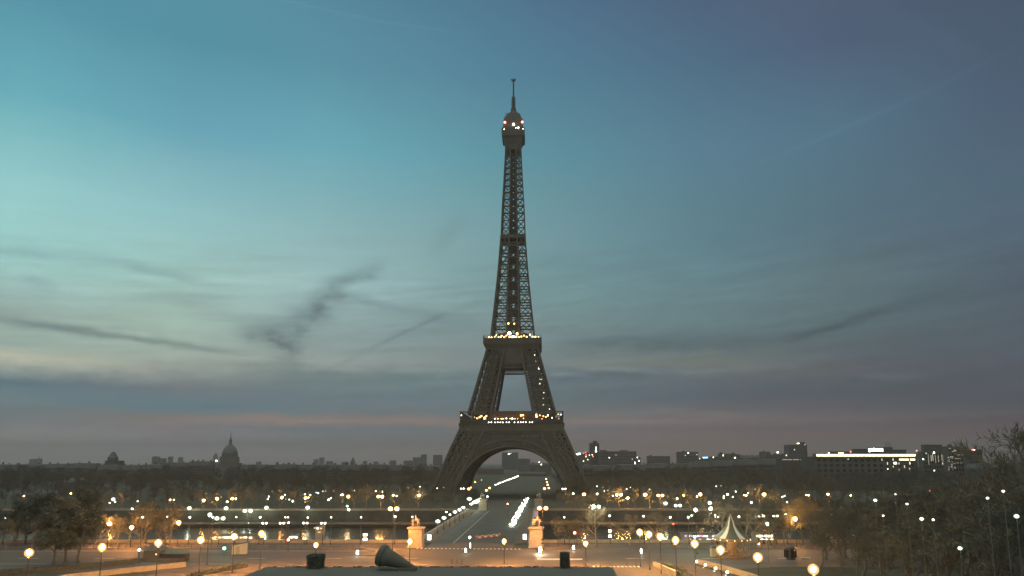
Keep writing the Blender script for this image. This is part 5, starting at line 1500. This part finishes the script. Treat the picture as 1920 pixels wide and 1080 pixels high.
wg = "bare trees of the dark wood beyond the river"
for xa, xb, sd in ((-40, 862, "left"), (1058, 1500, "right")):
    lb = "bare dark tree in the wood beyond the river, %s of the tower" % sd
    scatter(xa, xb, 25, 640, 720, 874, "wood", lb, wg, 3)
    scatter(xa, xb, 25, 500, 600, 882, "wood", lb, wg, 5)
    scatter(xa, xb, 24, 425, 480, 893, "wood", lb, wg, 7)
    scatter(xa, xb, 25, 380, 388, 918, "wood", "bare low tree lit orange along the far embankment, %s of the tower" % sd, "low trees along the far embankment", 9)
scatter(1500, 1960, 26, 430, 480, 880, "wood", "bare dark tree in front of the hotel, beyond the river", wg, 5)
scatter(1500, 1960, 27, 396, 412, 900, "wood", "bare dark tree on the far embankment below the hotel", wg, 8)
# near bank: trees that hide the water
scatter(10, 330, 26, 216, 222, 950, "wood", "bare tree on the near riverbank behind the left garden", "bare trees on the near riverbank", 12)
scatter(1045, 1100, 20, 216, 221, 972, "wood", "bare shrubby tree right of the right pedestal", "bare trees on the near riverbank", 3)
scatter(1440, 1960, 27, 212, 221, 938, "wood", "bare tree on the near riverbank at the right", "bare trees on the near riverbank", 10)
for x, yt, d, t in [(1117, 948, 214.5, "pale bare plane tree lit by a twin lamp inside its crown"), (1181, 966, 217, "pale bare plane tree with forked trunk right of the lamp-lit one"), (1232, 962, 217, "thin pale plane tree left of the two tall white lamps"), (1352, 945, 206, "pale bare tree whose branches spread behind the carousel tip"), (1400, 950, 210, "bare tree right of the carousel tip")]:
    p = at_d(x, 1000, d); tree("plane", int(x), (p.x, p.y, 0), z_at(yt, d), t, None, None, 1.15)
for x, yt, d, t in [(310, 977, 206, "pale orange-lit plane tree above the kiosk, with branching limbs"), (222, 972, 209, "pale trunk between the two orange road lamps"), (266, 974, 209, "pale trunk right of the two orange road lamps"), (62, 980, 207, "pale orange-lit trunk at the far left"), (190, 980, 209, "thin lit tree left of the orange road lamps"), (14, 975, 207, "lit tree trunk near the left edge")]:
    p = at_d(x, 1000, d); tree("plane", int(x), (p.x, p.y, 0), z_at(yt, d), t, None, None, .8)
p = at_z(1441, 1053, 0); tree("plane", 2, (p.x, p.y, 0), z_at(975, p.y), "slim dark tree right of the carousel, before the white lamp", None, None, .75)
# dense evergreen clump at the left and the dark garden on the right
for x, yb, yt, t in [(100, 1058, 952, "left of three dense dark evergreens at the left roadside"), (123, 1057, 946, "middle of three dense dark evergreens at the left roadside"), (148, 1057, 955, "right of three dense dark evergreens at the left roadside")]:
    p = at_z(x, yb, 0); tree("leafy", int(x), (p.x, p.y, 0), z_at(yt, p.y), t, "evergreens at the left roadside", None, 1.25)
for x, yt, d in [(70, 925, 232), (150, 915, 236), (110, 935, 228), (30, 940, 230)]:
    p = at_d(x, 1000, d - 12); tree("leafy", int(x), (p.x, p.y, 0), z_at(yt, d - 12), "tall dark tree behind the left evergreen clump", "tall dark trees behind the left evergreens", None, 1.1)
gd = [(1545, 958, 185), (1582, 945, 190), (1535, 985, 172), (1575, 975, 165), (1618, 935, 182), (1655, 930, 176), (1612, 965, 160), (1650, 960, 150), (1698, 920, 180), (1735, 915, 175), (1690, 950, 150), (1730, 940, 140), (1775, 905, 170), (1815, 900, 165), (1775, 935, 140), (1820, 925, 130), (1860, 890, 150), (1905, 880, 145), (1870, 925, 120), (1915, 910, 112), (1600, 1005, 150), (1650, 1000, 138), (1705, 985, 130), (1760, 975, 122), (1815, 970, 115), (1870, 960, 108), (1920, 950, 104), (1950, 900, 130)]
for k, (x, yt, d) in enumerate(gd):
    p = at_d(x, 1000, d); tree("wood", k, (p.x, p.y, 0), z_at(yt, d), "dark tree of the unlit garden at the right", "dark trees of the right garden", None, 1.2)
p = at_d(1925, 1000, 112); tree("big", 0, (p.x, p.y, 0), z_at(800, 112), "very tall bare tree rising above the skyline at the right edge", None, 1.0, 1.0)
print("objects", len(bpy.data.objects))

# ------------------------------------------------------------------ haze over the city
hz = MB().box(-9500, 9500, -400, 11900, -10.0, 348.0).build("haze", None)
hm = bpy.data.materials.new("haze_air"); hm.use_nodes = True
ht = hm.node_tree; ht.nodes.clear()
pv_ = ht.nodes.new("ShaderNodeVolumePrincipled"); pv_.inputs["Density"].default_value = 1.9e-4
pv_.inputs["Color"].default_value = (0.52, 0.51, 0.49, 1); pv_.inputs["Anisotropy"].default_value = 0.0
ho = ht.nodes.new("ShaderNodeOutputMaterial"); ht.links.new(pv_.outputs[0], ho.inputs["Volume"])
hz.data.materials.clear(); hz.data.materials.append(hm)
tag(hz, "thin grey dawn haze over the whole city", "haze", kind="stuff")
